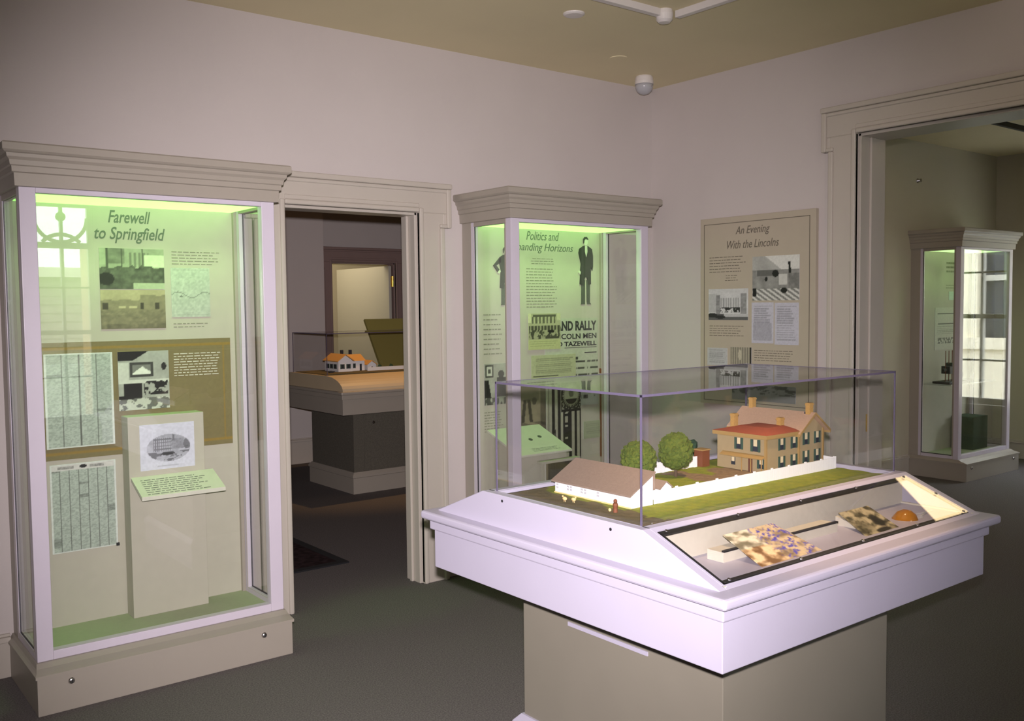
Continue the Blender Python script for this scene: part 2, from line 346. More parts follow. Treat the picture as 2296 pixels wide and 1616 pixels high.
def casing(name, ax, p, s, a0, a1, hz, m, thick=0.14, w=0.165, ear=0.048, earh=0.22, left=True, right=True, door_in=None):
    """Greek-eared architrave with bead, flat and raised back band; a0<a1 along the wall"""
    E = struct(thing(name, (0, 0, 0), None, None)); del_label = None
    b = MB(); bd = MB(); bb = MB(); jb = MB(); g = 0.0
    def B(mb, u0, u1, z0, z1, t):
        if ax == 'x': mb.box(u0, u1, p, p+s*t, z0, z1)
        else: mb.box(p, p+s*t, u0, u1, z0, z1)
    top = hz+0.168; lo = top-earh-0.03
    B(b, a0-w-ear, a1+w+ear, hz, top, 0.028)
    if left: B(b, a0-w, a0, 0, hz, 0.028); B(b, a0-w-ear, a0-w, lo, hz, 0.028)
    if right: B(b, a1, a1+w, 0, hz, 0.028); B(b, a1+w, a1+w+ear, lo, hz, 0.028)
    k = 0.03
    B(bb, a0-w-ear-0.006, a1+w+ear+0.006, top-0.03, top, 0.046)
    B(bb, a0-w-ear-0.0, a1+w+ear+0.0, top-0.052, top-0.03, 0.036)
    if left:
        B(bb, a0-w, a0-w+k, 0, lo+0.0, 0.044); B(bb, a0-w-ear, a0-w-ear+k, lo, top-0.03, 0.044); B(bb, a0-w-ear+k, a0-w+k, lo, lo+0.022, 0.044)
        B(bd, a0-0.026, a0, 0, hz+0.026, 0.040)
    if right:
        B(bb, a1+w-k, a1+w, 0, lo, 0.044); B(bb, a1+w+ear-k, a1+w+ear, lo, top-0.03, 0.044); B(bb, a1+w-k, a1+w+ear-k, lo, lo+0.022, 0.044)
        B(bd, a1, a1+0.026, 0, hz+0.026, 0.040)
    B(bd, a0, a1, hz, hz+0.026, 0.040)
    B(b, a0, a1, hz+0.026, hz+0.05, 0.034)
    for a, q in ((a0, 1), (a1, -1)):
        if ax == 'x':
            jb.box(a, a+q*0.015, p, p-s*thick, 0, hz); jb.box(a+q*0.015, a+q*0.03, p-s*thick*0.45, p-s*thick*0.62, 0, hz-0.015)
        else:
            jb.box(p, p-s*thick, a, a+q*0.015, 0, hz); jb.box(p-s*thick*0.35, p-s*thick*0.52, a+q*0.015, a+q*0.028, 0, hz-0.015)
    if ax == 'x': jb.box(a0, a1, p, p-s*thick, hz-0.015, hz)
    else: jb.box(p, p-s*thick, a0, a1, hz-0.015, hz)
    b.build('casing', m, E, bevel=0.003, seg=1); bb.build('back_band', m, E, bevel=0.009, seg=3); bd.build('bead', m, E, bevel=0.010, seg=3); jb.build('jamb', m, E, bevel=0.002, seg=1)
    return E
door1 = casing('door_1', 'x', 0.0, -1, AX0, AX1, AH, 'trim')
door2 = casing('door_2', 'y', 0.0, -1, BY0, BY1, BH, 'trim', thick=0.25, w=0.168, ear=0.045)
MB().box(0.075, 0.10, BY1-0.017, BY1-0.0155, 0.85, 0.95).build('strike_plate', 'brass', door2, label='brass strike plate')
door3 = casing('door_3', 'x', Y2, -1, D3a, D3b, D3H, 'trimdark', w=0.12, ear=0.03)
MB().box(0.905, 0.94, 5.02, 6.3, 0.01, 2.07).build('door_leaf', 'winw', door3, bevel=0.002, seg=1)
for z in (1.83, 1.05, 0.35): MB().cyl((0.948, 5.0, z), (0.948, 5.0, z+0.12), 0.012).box(0.93, 0.955, 5.0, 5.03, z, z+0.12).build('hinge', 'brass', door3, label='brass hinge')

# windows ------------------------------------------------------------
def sash(name, ax, p, a0, a1, z0, z1, arch=None):
    E = struct(thing(name, (0, 0, 0), None, None))
    f = MB(); g = MB()
    def B(mb, u0, u1, zz0, zz1, d0=0.03, d1=0.09):
        if ax == 'x': mb.box(u0, u1, p-d1, p-d0, zz0, zz1)
        else: mb.box(p+d0, p+d1, u0, u1, zz0, zz1)
    B(f, a0, a0+0.05, z0, z1); B(f, a1-0.05, a1, z0, z1); B(f, a0, a1, z0, z0+0.06); B(f, a0, a1, z1-0.05, z1)
    B(f, a0-0.08, a1+0.08, z0-0.04, z0, -0.06, 0.03)
    mid = (a0+a1)/2; zt = z1-0.42 if arch else z1
    B(f, mid-0.014, mid+0.014, z0, z1)
    if arch:
        B(f, a0, a1, zt-0.06, zt)
        R = (a1-a0)/2-0.02; n = 26
        for cz, q, rr in ((zt+R*0.92, -1, R*0.90), (zt-R*0.55, 1, R*0.85)):
            pts = [(mid+rr*math.cos(t), cz+q*rr*math.sin(t)) for t in [PI*k/n for k in range(n+1)]]
            for (x0, y0), (x1, y1) in zip(pts, pts[1:]):
                if min(y0, y1) < zt or max(y0, y1) > z1: continue
                f.cyl((x0, p-0.06, y0), (x1, p-0.06, y1), 0.022, n=6)
        f.cyl((mid, p-0.07, zt+0.27), (mid, p-0.05, zt+0.27), 0.05, n=16)
    zm = (z0+zt)/2; B(f, a0, a1, zm-0.022, zm+0.022)
    for q in (0.5, 1.5): B(f, a0, a1, z0+(zt-z0)*q/2-0.009, z0+(zt-z0)*q/2+0.009)
    B(g, a0+0.05, a1-0.05, z0+0.06, z1-0.05, 0.058, 0.062)
    fo = f.build('window_frame', 'winw', E, bevel=0.002, seg=1); g.build('window_pane', 'wglass', fo)
    return E
sash('window_1', 'x', -7.0, vx0, vx1, vz0, vz1, arch=True)
sash('window_2', 'y', 5.05, wy0, wy1, wz0, wz1)
sash('window_3', 'x', -7.0, sx0, sx1, sz0, sz1)

# outdoors, seen only as reflections in the case glass -----------------
g = struct(bx(-16, 20, -24, -7.3, -0.35, -0.2).build('trim_2', 'lawn')); g.name = 'ground'
struct(bx(5.5, 22, -7.3, 6, -0.35, -0.2).build('ground_paving', 'pave'))
hs = thing('outbuilding', (-2.0, -15, -0.2), 'beige lapped-board building seen mirrored in the tall case glass', 'building')
b = MB(); b.box(-7, 1.5, -18, -15, -0.2, 2.2)
for k in range(15): b.box(-7, 1.5, -15.0, -14.975, -0.15+k*0.155, -0.05+k*0.155)
b.build('wall', 'siding', hs); MB().prism([(-18.3, 2.2), (-14.7, 2.2), (-16.5, 2.45)], 'x', -7.2, 1.7).build('roof', 'siding', hs)
MB().box(-1.80, -1.55, -8.6, -8.2, -0.2, 2.35).build('porch_pillar', 'brick', hs)
MB().box(-6, 2, -12.4, -12.3, -0.2, 0.75).build('fence', 'winw', hs)
nb = thing('limestone_building', (12, -4, -0.2), 'bright limestone building with tall sashes mirrored in the far case glass', 'building')
b = MB(); b.box(12.0, 15, -12, 2, -0.2, 0.9); b.box(11.9, 12.0, -12, 2, 0.75, 0.95)
for k in range(-9, 2):
    yy = k*1.35-0.75
    b.box(12.0, 12.3, yy, yy+0.42, 0.9, 3.2)
b.box(12.0, 15, -12, 2, 3.2, 4.6).build('wall', 'stone', nb)
b = MB(); b.box(12.28, 12.32, -12, 2, 0.9, 3.2).build('window_glass', 'pane', nb)
b = MB(); b.box(12.15, 12.22, -12, 2, 1.95, 2.05).build('sash_rail', 'winw', nb)
# ================================================================= DISPLAY CASES
ZB, ZF0, ZF1, ZT0, ZT, ZC = 0.161, 0.186, 0.222, 2.045, 2.07, 2.228
D = 0.46
def case(L, R, label, locks, lite='lite'):
    E = thing('display_case', ((L+R)/2, -0.28, 0), label, 'display case', 'glazed display cases against the walls')
    MB().box(L-0.021, R+0.0, -0.549, 0, 0, ZB).build('base', 'case', E, bevel=0.003)
    MB().loops([[(L-o, -D-q, z), (R+o2, -D-q, z), (R+o2, 0, z), (L-o, 0, z)] for o, o2, q, z in
        ((0.027, 0.006, 0.095, ZB-0.012), (0.027, 0.006, 0.095, ZB), (0.018, 0.004, 0.07, ZB+0.006), (0.012, 0.004, 0.04, ZB+0.012), (0.006, 0.003, 0.012, ZF0))]).build('base_moulding', 'case', E)
    for x in locks:
        k = MB().rev((x, -0.549, 0.118), [(0.011, 0), (0.013, -0.006), (0.010, -0.011), (0.006, -0.013), (0.0, -0.0131)], ax=(0,1,0), n=18, m='chrome')
        k.box(x-0.002, x+0.002, -0.5635, -0.562, 0.112, 0.124, m='black'); k.build('lock', None, E, smooth=False, label='round steel lock')
    # front frame
    b = MB(); s = 0.06; y0, y1 = -D, -D+0.045
    b.box(L, L+s, y0, y1, ZF0, ZT).box(R-s, R, y0, y1, ZF0, ZT).box(L+s, R-s, y0, y1, ZF0, ZF1).box(L+s, R-s, y0, y1, ZT0, ZT)
    ff = b.build('front_frame', 'frame', E, bevel=0.0025)
    for x, q in ((L, 1), (R, -1)):
        b = MB(); w = 0.045
        b.box(x, x+q*w, -0.09, 0, ZF0, ZT, m='case'); b.box(x, x+q*0.03, -0.116, -0.09, ZF0, ZT, m='frame')
        b.box(x, x+q*0.03, -D+0.045, -0.116, ZF0, ZF0+0.03, m='frame'); b.box(x, x+q*0.03, -D+0.045, -0.116, ZT-0.03, ZT, m='case')
        b.box(x, x+q*0.045, -D+0.045, -D+0.06, ZF0+0.03, ZT-0.03, m='case')
        sf = b.build('side_frame', None, E, bevel=0.0015, seg=1)
        b = MB()
        b.box(x+q*0.005, x+q*0.010, -0.121, -0.116, ZF0+0.03, ZT-0.03); b.box(x+q*0.005, x+q*0.010, -D+0.06, -0.116, ZF0+0.03, ZF0+0.036)
        b.build('gasket', 'black', sf)
        MB().box(x+q*0.006, x+q*0.012, -D+0.06, -0.124, ZF0+0.038, ZT-0.03).build('side_pane', 'glass', sf)
    MB().box(L+s, R-s, -D+0.012, -D+0.018, ZF1, ZT0).build('front_pane', 'glass', ff)
    MB().box(L+0.045, R-0.045, -0.07, -0.045, ZF0, ZT).build('back_panel', 'back', E)
    MB().box(L+0.045, R-0.045, -0.045, 0.0, ZF0, ZT).build('carcass', 'case', E)
    MB().box(L+0.03, R-0.03, -D+0.045, -0.07, ZF0-0.012, ZF0+0.006).build('case_floor', 'well', E)
    MB().box(L+0.05, R-0.05, -D+0.05, -0.075, ZT-0.022, ZT-0.012).build('light_diffuser', lite, E, label='glowing green-white light diffuser')
    prof = [(0.004, ZT-0.006), (0.016, ZT-0.004), (0.018, ZT+0.045), (0.026, ZT+0.049), (0.027, ZT+0.07), (0.033, ZT+0.074), (0.036, ZT+0.092), (0.045, ZT+0.103), (0.047, ZT+0.116), (0.055, ZT+0.12), (0.062, ZT+0.127), (0.062, ZC-0.006), (0.057, ZC)]
    MB().loops([[(L-o, -D-o, z), (R+o, -D-o, z), (R+o, 0, z), (L-o, 0, z)] for o, z in prof]).build('cornice', 'case', E, bevel=0)
    return E
for L_, n_, p_ in ((-4.014, 4, 4.2), (-1.595, 4, 4.2), (3.41, 3, 2.2)):
    for i_ in range(n_):
        x_ = L_+0.14+(0.77)*i_/(n_-1)
        lamp('case_light', 'SPOT', (x_, -0.27, 2.035), (x_, -0.27, 0), p_, (0.52, 1.0, 0.32), spot_size=math.radians(118), spot_blend=0.7, shadow_soft_size=0.04)
YP = -0.0705     # face of the back panels
CA = case(-4.014, -2.966, 'tall glazed case with oval engraving, lit green, left of the left doorway', (-3.912, -3.105))
CB = case(-1.595, -0.518, 'tall glazed case between left doorway and room corner, with cut-out figures and posters', (-1.49, -0.64))
CC = case(3.41, 4.40, 'glazed case seen through the right doorway, with a black machine inside', (3.47, 4.28), 'lite3')
text('title_lettering', 'Farewell', *FR, (-3.582, YP, 1.976), 0.186, 0.056, 'title', CA, bold=0.012, lit='dark italic title reading Farewell')
text('title_lettering', 'to Springfield', *FR, (-3.642, YP, 1.885), 0.31, 0.073, 'title', CA, bold=0.012, lit='dark italic title reading to Springfield')
textblock('caption_lettering', FR, (-3.305, YP, 1.795), 0.245, 0.07, 5, 'cap', CA, 3, frac=0.28)
textblock('caption_lettering', FR, (-3.305, YP, 1.50), 0.17, 0.03, 2, 'cap', CA, 4, frac=0.28)
text('title_lettering', 'Politics and', *FR, (-1.168, YP, 1.985), 0.262, 0.052, 'title', CB, lit='dark italic title, first line')
text('title_lettering', 'Expanding Horizons', *FR, (-1.302, YP, 1.905), 0.512, 0.062, 'title', CB, lit='dark italic title, second line')
textblock('caption_lettering', FR, (-1.135, YP, 1.84), 0.19, 0.045, 3, 'cap', CB, 5, frac=0.25, centred=True)
textblock('caption_lettering', FR, (-1.172, YP, 1.575), 0.25, 0.25, 14, 'cap', CB, 6, frac=0.28)
textblock('caption_lettering', FR, (-1.50, YP, 1.30), 0.14, 0.26, 9, 'cap', CB, 8, frac=0.22)
textblock('caption_lettering', FR, (-1.50, YP, 0.84), 0.14, 0.13, 8, 'cap', CB, 9, frac=0.3)

def card(name, pl, o, w, h, fn, label, cat, group=None, **k):
    return tag(pic(name, pl, o, w, h, fn, **k), label, cat, group)
GA = 'prints mounted in the tall case at left'; GB = 'prints mounted in the middle case'
# --- left case
def f_crowd(s, t):
    v = 150+60*fb(s*7, t*7)
    if t > 0.45:
        v = 195-45*fb(s*5+2, t*6)
        if rc(s, t, 0.1, 0.38, 0.62, 1): v = 105+50*fb(s*9, t*9)
        if rc(s, t, 0.42, 0.75, 0.55, 0.9) and (s*14) % 1 > 0.35: v = 130
        if s > 0.68 and t > 0.55 and t < 0.85: v = 225
        if abs(s-0.12-0.0*t) < 0.02 or abs(s-0.34) < 0.012 or abs(s-0.66) < 0.012: v = 85
    if t < 0.5+0.1*vn(s*14, 1): v = 60+70*fb(s*16, t*10)
    if t < 0.14 and s > 0.5: v = 190
    if el(s, t, 0.1, 0.25, 0.12, 0.16): v = 38
    return v*0.88, v*0.93, v*0.78
card('photo_print', FR, (-3.627, YP, 1.679), 0.285, 0.183, f_crowd, 'black-and-white photo of a crowded street under the title, upper of two', 'photograph', GA)
def f_town(s, t):
    v = 190-20*fb(s*4, t*4)
    if t < 0.72+0.12*(s > 0.6)+0.05*vn(s*9, 3): v = 125+30*fb(s*14, t*12)
    if 0.5 < t < 0.66 and (rc(s, t, 0.02, 0.12, 0, 1) or rc(s, t, 0.6, 0.65, 0, 1) or rc(s, t, 0.83, 0.9, 0, 1)): v = 70
    if t < 0.5: v = 105+50*fb(s*18, t*18)
    if 0.52 < t < 0.6 and (rc(s, t, 0.27, 0.38, 0, 1) or rc(s, t, 0.43, 0.56, 0, 1)): v = 195
    if t < 0.14: v -= 20*vn(s*30, 4)
    return v*0.93, v*0.88, v*0.7
card('photo_print', FR, (-3.627, YP, 1.499), 0.286, 0.176, f_town, 'sepia-grey photo of low houses behind a bare field, lower of two', 'photograph', GA)
def f_map(s, t):
    v = 205-40*fb(s*22, t*26)
    if rc(s, t, 0.03, 0.97, 0.03, 0.97) and (min(s, t, 1-s, 1-t) < 0.05): v -= 10
    if abs(t-0.45-0.06*math.sin(s*9)) < 0.012: v -= 45
    if el(s, t, 0.25, 0.42, 0.03, 0.025): v = 110
    return v*0.93, v*0.97, v*0.9
card('map_print', FR, (-3.312, YP, 1.549), 0.183, 0.23, f_map, 'pale blue-white map or drawing right of the two stacked photos', 'map', GA)
pe = thing('graphic_panel', (-3.49, YP, 1.18), 'large olive panel with gold border lines behind the newspaper and fireplace photo', 'panel', GA)
def f_olive(s, t):
    c = (118, 108, 70)
    if (0.045 < t < 0.06 or 0.94 < t < 0.955) or (0.955 < s < 0.967 and 0.05 < t < 0.95): c = (138, 114, 48)
    return c
pic('sheet', FR, (-3.95, YP, 0.93), 0.914, 0.515, f_olive, cell=0.006, parent=pe, edge=100)
textblock('white_lettering', FR, (-3.31, YP-0.0035, 1.272), 0.235, 0.115, 9, 'parch', pe, 11, ragged=0.12, frac=0.3)
def news(seed, cols, head):
    def f(s, t):
        v = 200
        if min(s, 1-s) < 0.03 or min(t, 1-t) < 0.015: return (205, 212, 205)
        if head and t > 0.93:
            if rc(s, t, 0.12, 0.36, 0.945, 0.975) or rc(s, t, 0.6, 0.82, 0.945, 0.975): v = 120+60*vn(s*60, t*60)
            if el(s, t, 0.5, 0.962, 0.06, 0.018): v = 25
            return v, v, v*0.97
        k = s*cols
        if abs(k-round(k)) < 0.009*cols: return 92, 97, 90
        v = 172+18*(vn(s*40+seed, t*110) > 0.45)-14*fb(s*30, t*30)
        if vn(int(k)*7.3+seed, t*13) > 0.9: v -= 35
        return v*0.93, v, v*0.93
    return f
card('newspaper_page', FR, (-3.87, YP-0.004, 0.981), 0.284, 0.415, news(3, 4, False), 'newspaper page mounted on the left end of the olive panel', 'newspaper', GA, cell=0.0035)
card('newspaper_page', FR, (-3.862, YP, 0.518), 0.275, 0.392, news(9, 7, True), 'newspaper page with a small black emblem, below the olive panel', 'newspaper', GA, cell=0.003)
MB().box(-3.596, -3.583, YP-0.012, YP, 0.515, 0.528).build('corner_pin', 'black'); tag(bpy.data.objects['corner_pin'], 'small black pin at the lower right corner of the lower newspaper', 'pin')
def f_parlor(s, t):
    v = 150+25*fb(s*9, t*9)
    if t > 0.85 and s < 0.5-(0.95-t)*2: v = 12
    if rc(s, t, 0.0, 0.2, 0.5, 0.82): v = 200
    if rc(s, t, 0.23, 0.68, 0.56, 0.81):
        v = 60
        if rc(s, t, 0.28, 0.63, 0.6, 0.77): v = 120
        if rc(s, t, 0.28, 0.63, 0.6, 0.77) and t < 0.62+0.12*(1-abs(s-0.47)*5): v = 225
    if el(s, t, 0.9, 0.73, 0.05, 0.07): v = 30
    if 0.46 < t < 0.52: v = 205
    if rc(s, t, 0.09, 0.46, 0.2, 0.45): v = 8
    if rc(s, t, 0.5, 0.97, 0.24, 0.48) and fb(s*12, t*12) < 0.56: v = 20
    if t < 0.2: v = 190-90*(fb(s*10, t*14) > 0.5)
    if t < 0.24 and s < 0.3 and t > 0.19: v = 15
    return v*0.97, v, v*0.93
card('photo_print', FR, (-3.563, YP-0.004, 1.127), 0.227, 0.268, f_parlor, 'black-and-white photo of a parlour fireplace with a framed picture, on the olive panel', 'photograph', GA, cell=0.004)
# stand with shelf
st = thing('display_stand', (-3.385, -0.12, ZF0+0.006), 'beige upright panel with projecting sloped green-lit shelf inside the left case', 'stand')
MB().box(-3.556, -3.213, -0.17, -0.075, ZF0+0.0061, 1.105).build('column', 'back', st, bevel=0.002)
b = MB(); b.prism([(-0.17, 0.815), (-0.325, 0.750), (-0.325, 0.768), (-0.17, 0.833)], 'x', -3.55, -3.175); b.build('shelf', 'parch', st, bevel=0.0015)
sl = (Vector((1,0,0)), Vector((0, 0.155, 0.065)).normalized())
textblock('lettering', sl, (-3.52, -0.315, 0.7735), 0.30, 0.135, 8, 'title', st, 15, frac=0.2)
def f_engr(s, t):
    v = 218
    if el(s, t, 0.52, 0.46, 0.40, 0.30):
        v = 205-50*fb(s*12, t*12)
        if rc(s, t, 0.24, 0.58, 0.4, 0.68): v = 120+70*(((s*26) % 1) > 0.45)*(((t*14) % 1) > 0.3)
        if rc(s, t, 0.56, 0.80, 0.42, 0.66): v = 125+50*fb(s*30, t*30)
        if abs(s-0.61) < 0.015+0.06*max(0, (0.82-t)) and 0.6 < t < 0.84: v = 120
        if el(s, t, 0.86, 0.52, 0.07, 0.12): v = 95+40*fb(s*30, t*30)
        if t < 0.38 and fb(s*9, t*16) < 0.5: v = 110
        if el(s, t, 0.5, 0.33, 0.14, 0.03): v = 60
    if 0.05 < t < 0.08 and rc(s, t, 0.3, 0.7, 0, 1): v = 190
    return v*0.93, v*0.94, v
card('engraving', FR, (-3.507, -0.1701, 0.857), 0.247, 0.208, f_engr, 'white card with an oval engraving of a large columned building, on the stand', 'engraving', GA, cell=0.0032)

# --- middle case
def fig(pose):
    """cut-out photograph of a standing figure: built as a thin shaped board"""
    b = MB()
    return b
def cutout(name, x, z0, h, mirror, label, akimbo):
    E = thing(name, (x, YP, z0), label, 'cut-out photograph', 'cut-out photographs of standing figures')
    q = -1 if mirror else 1
    def pr(pts, m, nm, d0=0.0, d1=0.006, lab=None):
        MB().prism([(x+q*p[0]*h, z0+p[1]*h) for p in pts], 'y', YP-d1, YP-d0).build(nm, m, E, label=lab)
    # body silhouette with long coat
    coat = [(-0.12,0.30),(-0.105,0.52),(-0.095,0.60),(-0.14,0.76),(-0.125,0.82),(-0.045,0.865),(0.045,0.865),(0.125,0.82),(0.145,0.72),(0.145,0.56),(0.13,0.50),(0.10,0.56),(0.10,0.30),(0.05,0.29),(0.02,0.40),(-0.02,0.40),(-0.05,0.28)]
    pr(coat, 'ink', 'coat')
    pr([(-0.09,0.02),(-0.10,0.0),(-0.02,0.0),(-0.02,0.05),(-0.015,0.36),(0.015,0.36),(0.02,0.05),(0.03,0.0),(0.11,0.0),(0.08,0.03),(0.085,0.36),(-0.085,0.36)], 'dark', 'trousers', 0.0, 0.004)
    if akimbo: pr([(-0.11,0.83),(-0.26,0.68),(-0.17,0.57),(-0.13,0.61),(-0.195,0.68),(-0.10,0.74)], 'ink', 'sleeve'); pr([(-0.175,0.565),(-0.13,0.61),(-0.10,0.58),(-0.14,0.54)], 'parch', 'hand')
    else: pr([(-0.13,0.50),(-0.145,0.47),(-0.115,0.44),(-0.095,0.48)], 'parch', 'hand')
    pr([(-0.02,0.865),(0.025,0.865),(0.03,0.78),(0.005,0.70),(-0.02,0.78)], 'parch', 'shirt_front', 0.006, 0.0075)
    pr([(0.06*math.cos(t)*0.72, 0.93+0.058*math.sin(t)) for t in [2*PI*k/16 for k in range(16)]], 'parch', 'face', 0.0, 0.005)
    pr([(-0.05,0.90),(-0.055,0.96),(-0.03,0.995),(0.02,1.0),(0.052,0.965),(0.04,0.955),(0.0,0.968),(-0.025,0.95),(-0.035,0.90)], 'ink', 'hair', 0.005, 0.007)
    return E
cutout('figure_cutout', -0.685, 1.59, 0.43, False, 'cut-out photo of a standing person in a long dark coat, right of the title', False)
cutout('figure_cutout', -1.335, 1.59, 0.345, False, 'cut-out photo of a person in dark coat, hand on hip, behind the corner post', True)
def f_post1(s, t):
    v = 172
    if t < 0.28: v = rows(s, t, 0.06, 0.9, 0.06, 0.24, 3, 178, 150, 2); return v*0.98, v, v*0.72
    if s < 0.1 and t > 0.75: v = 205
    if rc(s, t, 0.14, 0.86, 0.9, 0.96): v = 85
    if rc(s, t, 0.10, 0.86, 0.72, 0.9): v = 90+80*(((s*9) % 1) > 0.55)+20*vn(s*40, t*30)
    if rc(s, t, 0.02, 0.98, 0.3, 0.66): v = 70+90*(fb(s*14, t*9) > 0.55)
    if rc(s, t, 0.05, 0.9, 0.55, 0.66): v = 70+80*(((s*10) % 1) > 0.6)
    if el(s, t, 0.7, 0.5, 0.1, 0.05): v = 20
    if s > 0.88 and t > 0.8: v = 195
    return v*0.95, v*0.95, v*0.76
card('engraving', FR, (-1.168, YP-0.005, 1.315), 0.262, 0.222, f_post1, 'engraved street scene of shop fronts, upper left print of the middle case', 'engraving', GB, cell=0.0045)
p2 = thing('rally_poster', (-0.8, YP, 1.134), 'broadside with heavy black condensed capitals in the middle case', 'poster', GB)
def f_bs(s, t):
    v = 178+10*fb(s*20, t*20)
    if t < 0.36 and s > 0.35:
        k = t*100
        if rc(s, t, 0.38, 0.62, 0.28, 0.34): v = 70
        elif int(t*26) % 3 == 0 and vn(s*50, int(t*26)*3.1) > 0.3: v = 75
    return v*0.95, v*0.98, v*0.86
pic('sheet', FR, (-1.03, YP, 1.134), 0.447, 0.37, f_bs, cell=0.006, parent=p2)
YQ = YP-0.0033
text('lettering', 'GRAND RALLY', *FR, (-1.02, YQ, 1.425), 0.425, 0.062, 'ink', p2, shear=0, bold=0.035)
text('lettering', 'LINCOLN MEN', *FR, (-0.985, YQ, 1.373), 0.39, 0.034, 'ink', p2, shear=0, bold=0.022)
text('lettering', 'OLD TAZEWELL', *FR, (-1.0, YQ, 1.327), 0.405, 0.030, 'ink', p2, shear=0, bold=0.03)
MB().box(-0.87, -0.595, YQ-0.0008, YQ, 1.316, 1.319).build('rule', 'ink', p2)
MB().box(-0.70, -0.595, YQ-0.0008, YQ, 1.28, 1.286).build('rule', 'ink', p2)
def f_cap(s, t): 
    v = rows(s, t, 0.1, 0.94, 0.2, 0.86, 8, 172, 138, 5, 0.1)
    if rc(s, t, 0.04, 0.6, 0.07, 0.11): v = 95
    return v*0.97, v, v*0.78
card('caption_card', FR, (-1.147, YP-0.0045, 1.137), 0.367, 0.143, f_cap, 'pale caption card of small text overlapping the poster foot', 'card', GB, cell=0.0035)
def f_legs(s, t):
    v = 165-40*fb(s*8, t*8)
    if t > 0.62 and s < 0.75: v = 120
    for a, sgn in ((0.28, -1), (0.42, 1)):
        if abs(s-(a+sgn*(0.62-t)*0.18)) < 0.055 and 0.12 < t < 0.66: v = 70
    if t < 0.2: v = 110 if (t+s*0.2) % 0.12 > 0.05 else 150
    if s > 0.82: v -= 40
    if el(s, t, 0.6, 0.62, 0.08, 0.08): v = 80
    return v*0.97, v*0.9, v*0.75
card('engraving', FR, (-1.26, YP, 0.815), 0.232, 0.30, f_legs, 'brownish print of striding legs left of the striped banner', 'engraving', GB)
bn = thing('campaign_banner', (-0.87, YP, 0.62), 'black-and-white striped vertical banner with an oval portrait', 'banner', GB)
def f_ban(s, t):
    v = 182
    k = s*6.2
    st_ = (k % 1) < 0.5
    if t < 0.66 or s < 0.42: v = 22 if st_ and s > 0.06 else 175
    if s >= 0.42 and t >= 0.66:
        v = 30
        d = ((s-0.72)/0.25)**2+((t-0.84)/0.155)**2
        if d < 1.0: v = 160
        if 0.72 < d < 1.0 and (math.atan2(t-0.84, s-0.72)*9 % 1) > 0.5: v = 60
        if d < 0.6: v = 185
        if el(s, t, 0.72, 0.86, 0.07, 0.05): v = 120
        if d < 0.6 and t < 0.79: v = 28
        if d > 1.25 and vn(s*30, t*60) > 0.6: v = 150
    if s >= 0.42 and 0.63 < t < 0.66: v = 22
    if rc(s, t, 0.5, 0.66, 0.16, 0.62): v = 22 if not (0.53 < s < 0.62 and vn(1.5, t*50) > 0.5) else 170
    if rc(s, t, 0.2, 0.27, 0.2, 0.42): v = 90 if vn(2.5, t*60) > 0.45 else 30
    return v*0.95, v*0.94, v*0.83
pic('sheet', FR, (-1.025, YP, 0.60), 0.29, 0.50, f_ban, cell=0.004, parent=bn)
card('ticket', FR, (-0.735, YP, 0.945), 0.155, 0.095, lambda s, t: (35 if rc(s, t, 0.05, 0.45, 0.45, 0.72) and vn(s*40, 2) > 0.35 else (90 if el(s, t, 0.78, 0.62, 0.06, 0.05) else 165)), 'small printed ticket right of the oval portrait banner', 'ticket', GB)
card('caption_card', FR, (-0.714, YP-0.001, 0.727), 0.17, 0.112, lambda s, t: (lambda v: (v*0.95, v, v*0.82))(rows(s, t, 0.12, 0.9, 0.2, 0.85, 6, 168, 150, 4)), 'pale green-grey blank-looking card at the right edge of the middle case', 'card', GB)
def f_left(s, t):
    v = 150+30*fb(s*6, t*6)
    if rc(s, t, 0.03, 0.26, 0.66, 0.96): v = 70
    if rc(s, t, 0.07, 0.22, 0.71, 0.92): v = 200
    if rc(s, t, 0.11, 0.18, 0.77, 0.86): v = 90
    if t < 0.6 and s < 0.12+0.2*(0.6-t): v = 30
    if el(s, t, 0.5, 0.74, 0.09, 0.09): v = 60
    if rc(s, t, 0.38, 0.72, 0.2, 0.66): v = 40+40*fb(s*9, t*9)
    if t < 0.18: v = 80+80*(vn(s*20, t*9) > 0.5)
    return v*0.95, v*0.97, v*0.88
card('photo_print', FR, (-1.50, YP, 1.0), 0.25, 0.245, f_left, 'black-and-white interior photo at the left edge of the middle case', 'photograph', GB)
ds = thing('display_stand', (-1.28, -0.27, ZF0+0.006), 'box stand with sloped green-lit top holding two coins, middle case', 'stand')
MB().prism([(-0.10, ZF0+0.0061), (-0.355, ZF0+0.0061), (-0.355, 0.722), (-0.10, 0.822)], 'x', -1.47, -1.11).build('box', 'back', ds)
MB().prism([(-0.08, 0.842), (-0.385, 0.724), (-0.385, 0.736), (-0.08, 0.856)], 'x', -1.49, -1.09).build('sloped_top', 'parch', ds, bevel=0.0015)
s2 = (Vector((1,0,0)), Vector((0, 0.305, 0.12)).normalized())
textblock('lettering', s2, (-1.36, -0.36, 0.7462), 0.2, 0.04, 3, 'title', ds, 21, frac=0.2)
for x, y, w in ((-1.285, -0.235, 'left'), (-1.20, -0.215, 'right')):
    z = 0.736+( y+0.385)*0.3935
    c = MB().rev((x, y, z), [(0.013, -0.001), (0.0135, 0.002), (0.010, 0.003), (0, 0.0032)], ax=Vector((0,-0.366,0.93)), n=18, m='dark').build('coin')
    tag(c, 'small dark medal on the sloped stand top, %s of two' % w, 'medal', 'medals on the sloped stand')
d2 = thing('display_stand', (-1.22, -0.41, ZF0+0.006), 'small low stand with a dark grooved front below the striped banner', 'stand')
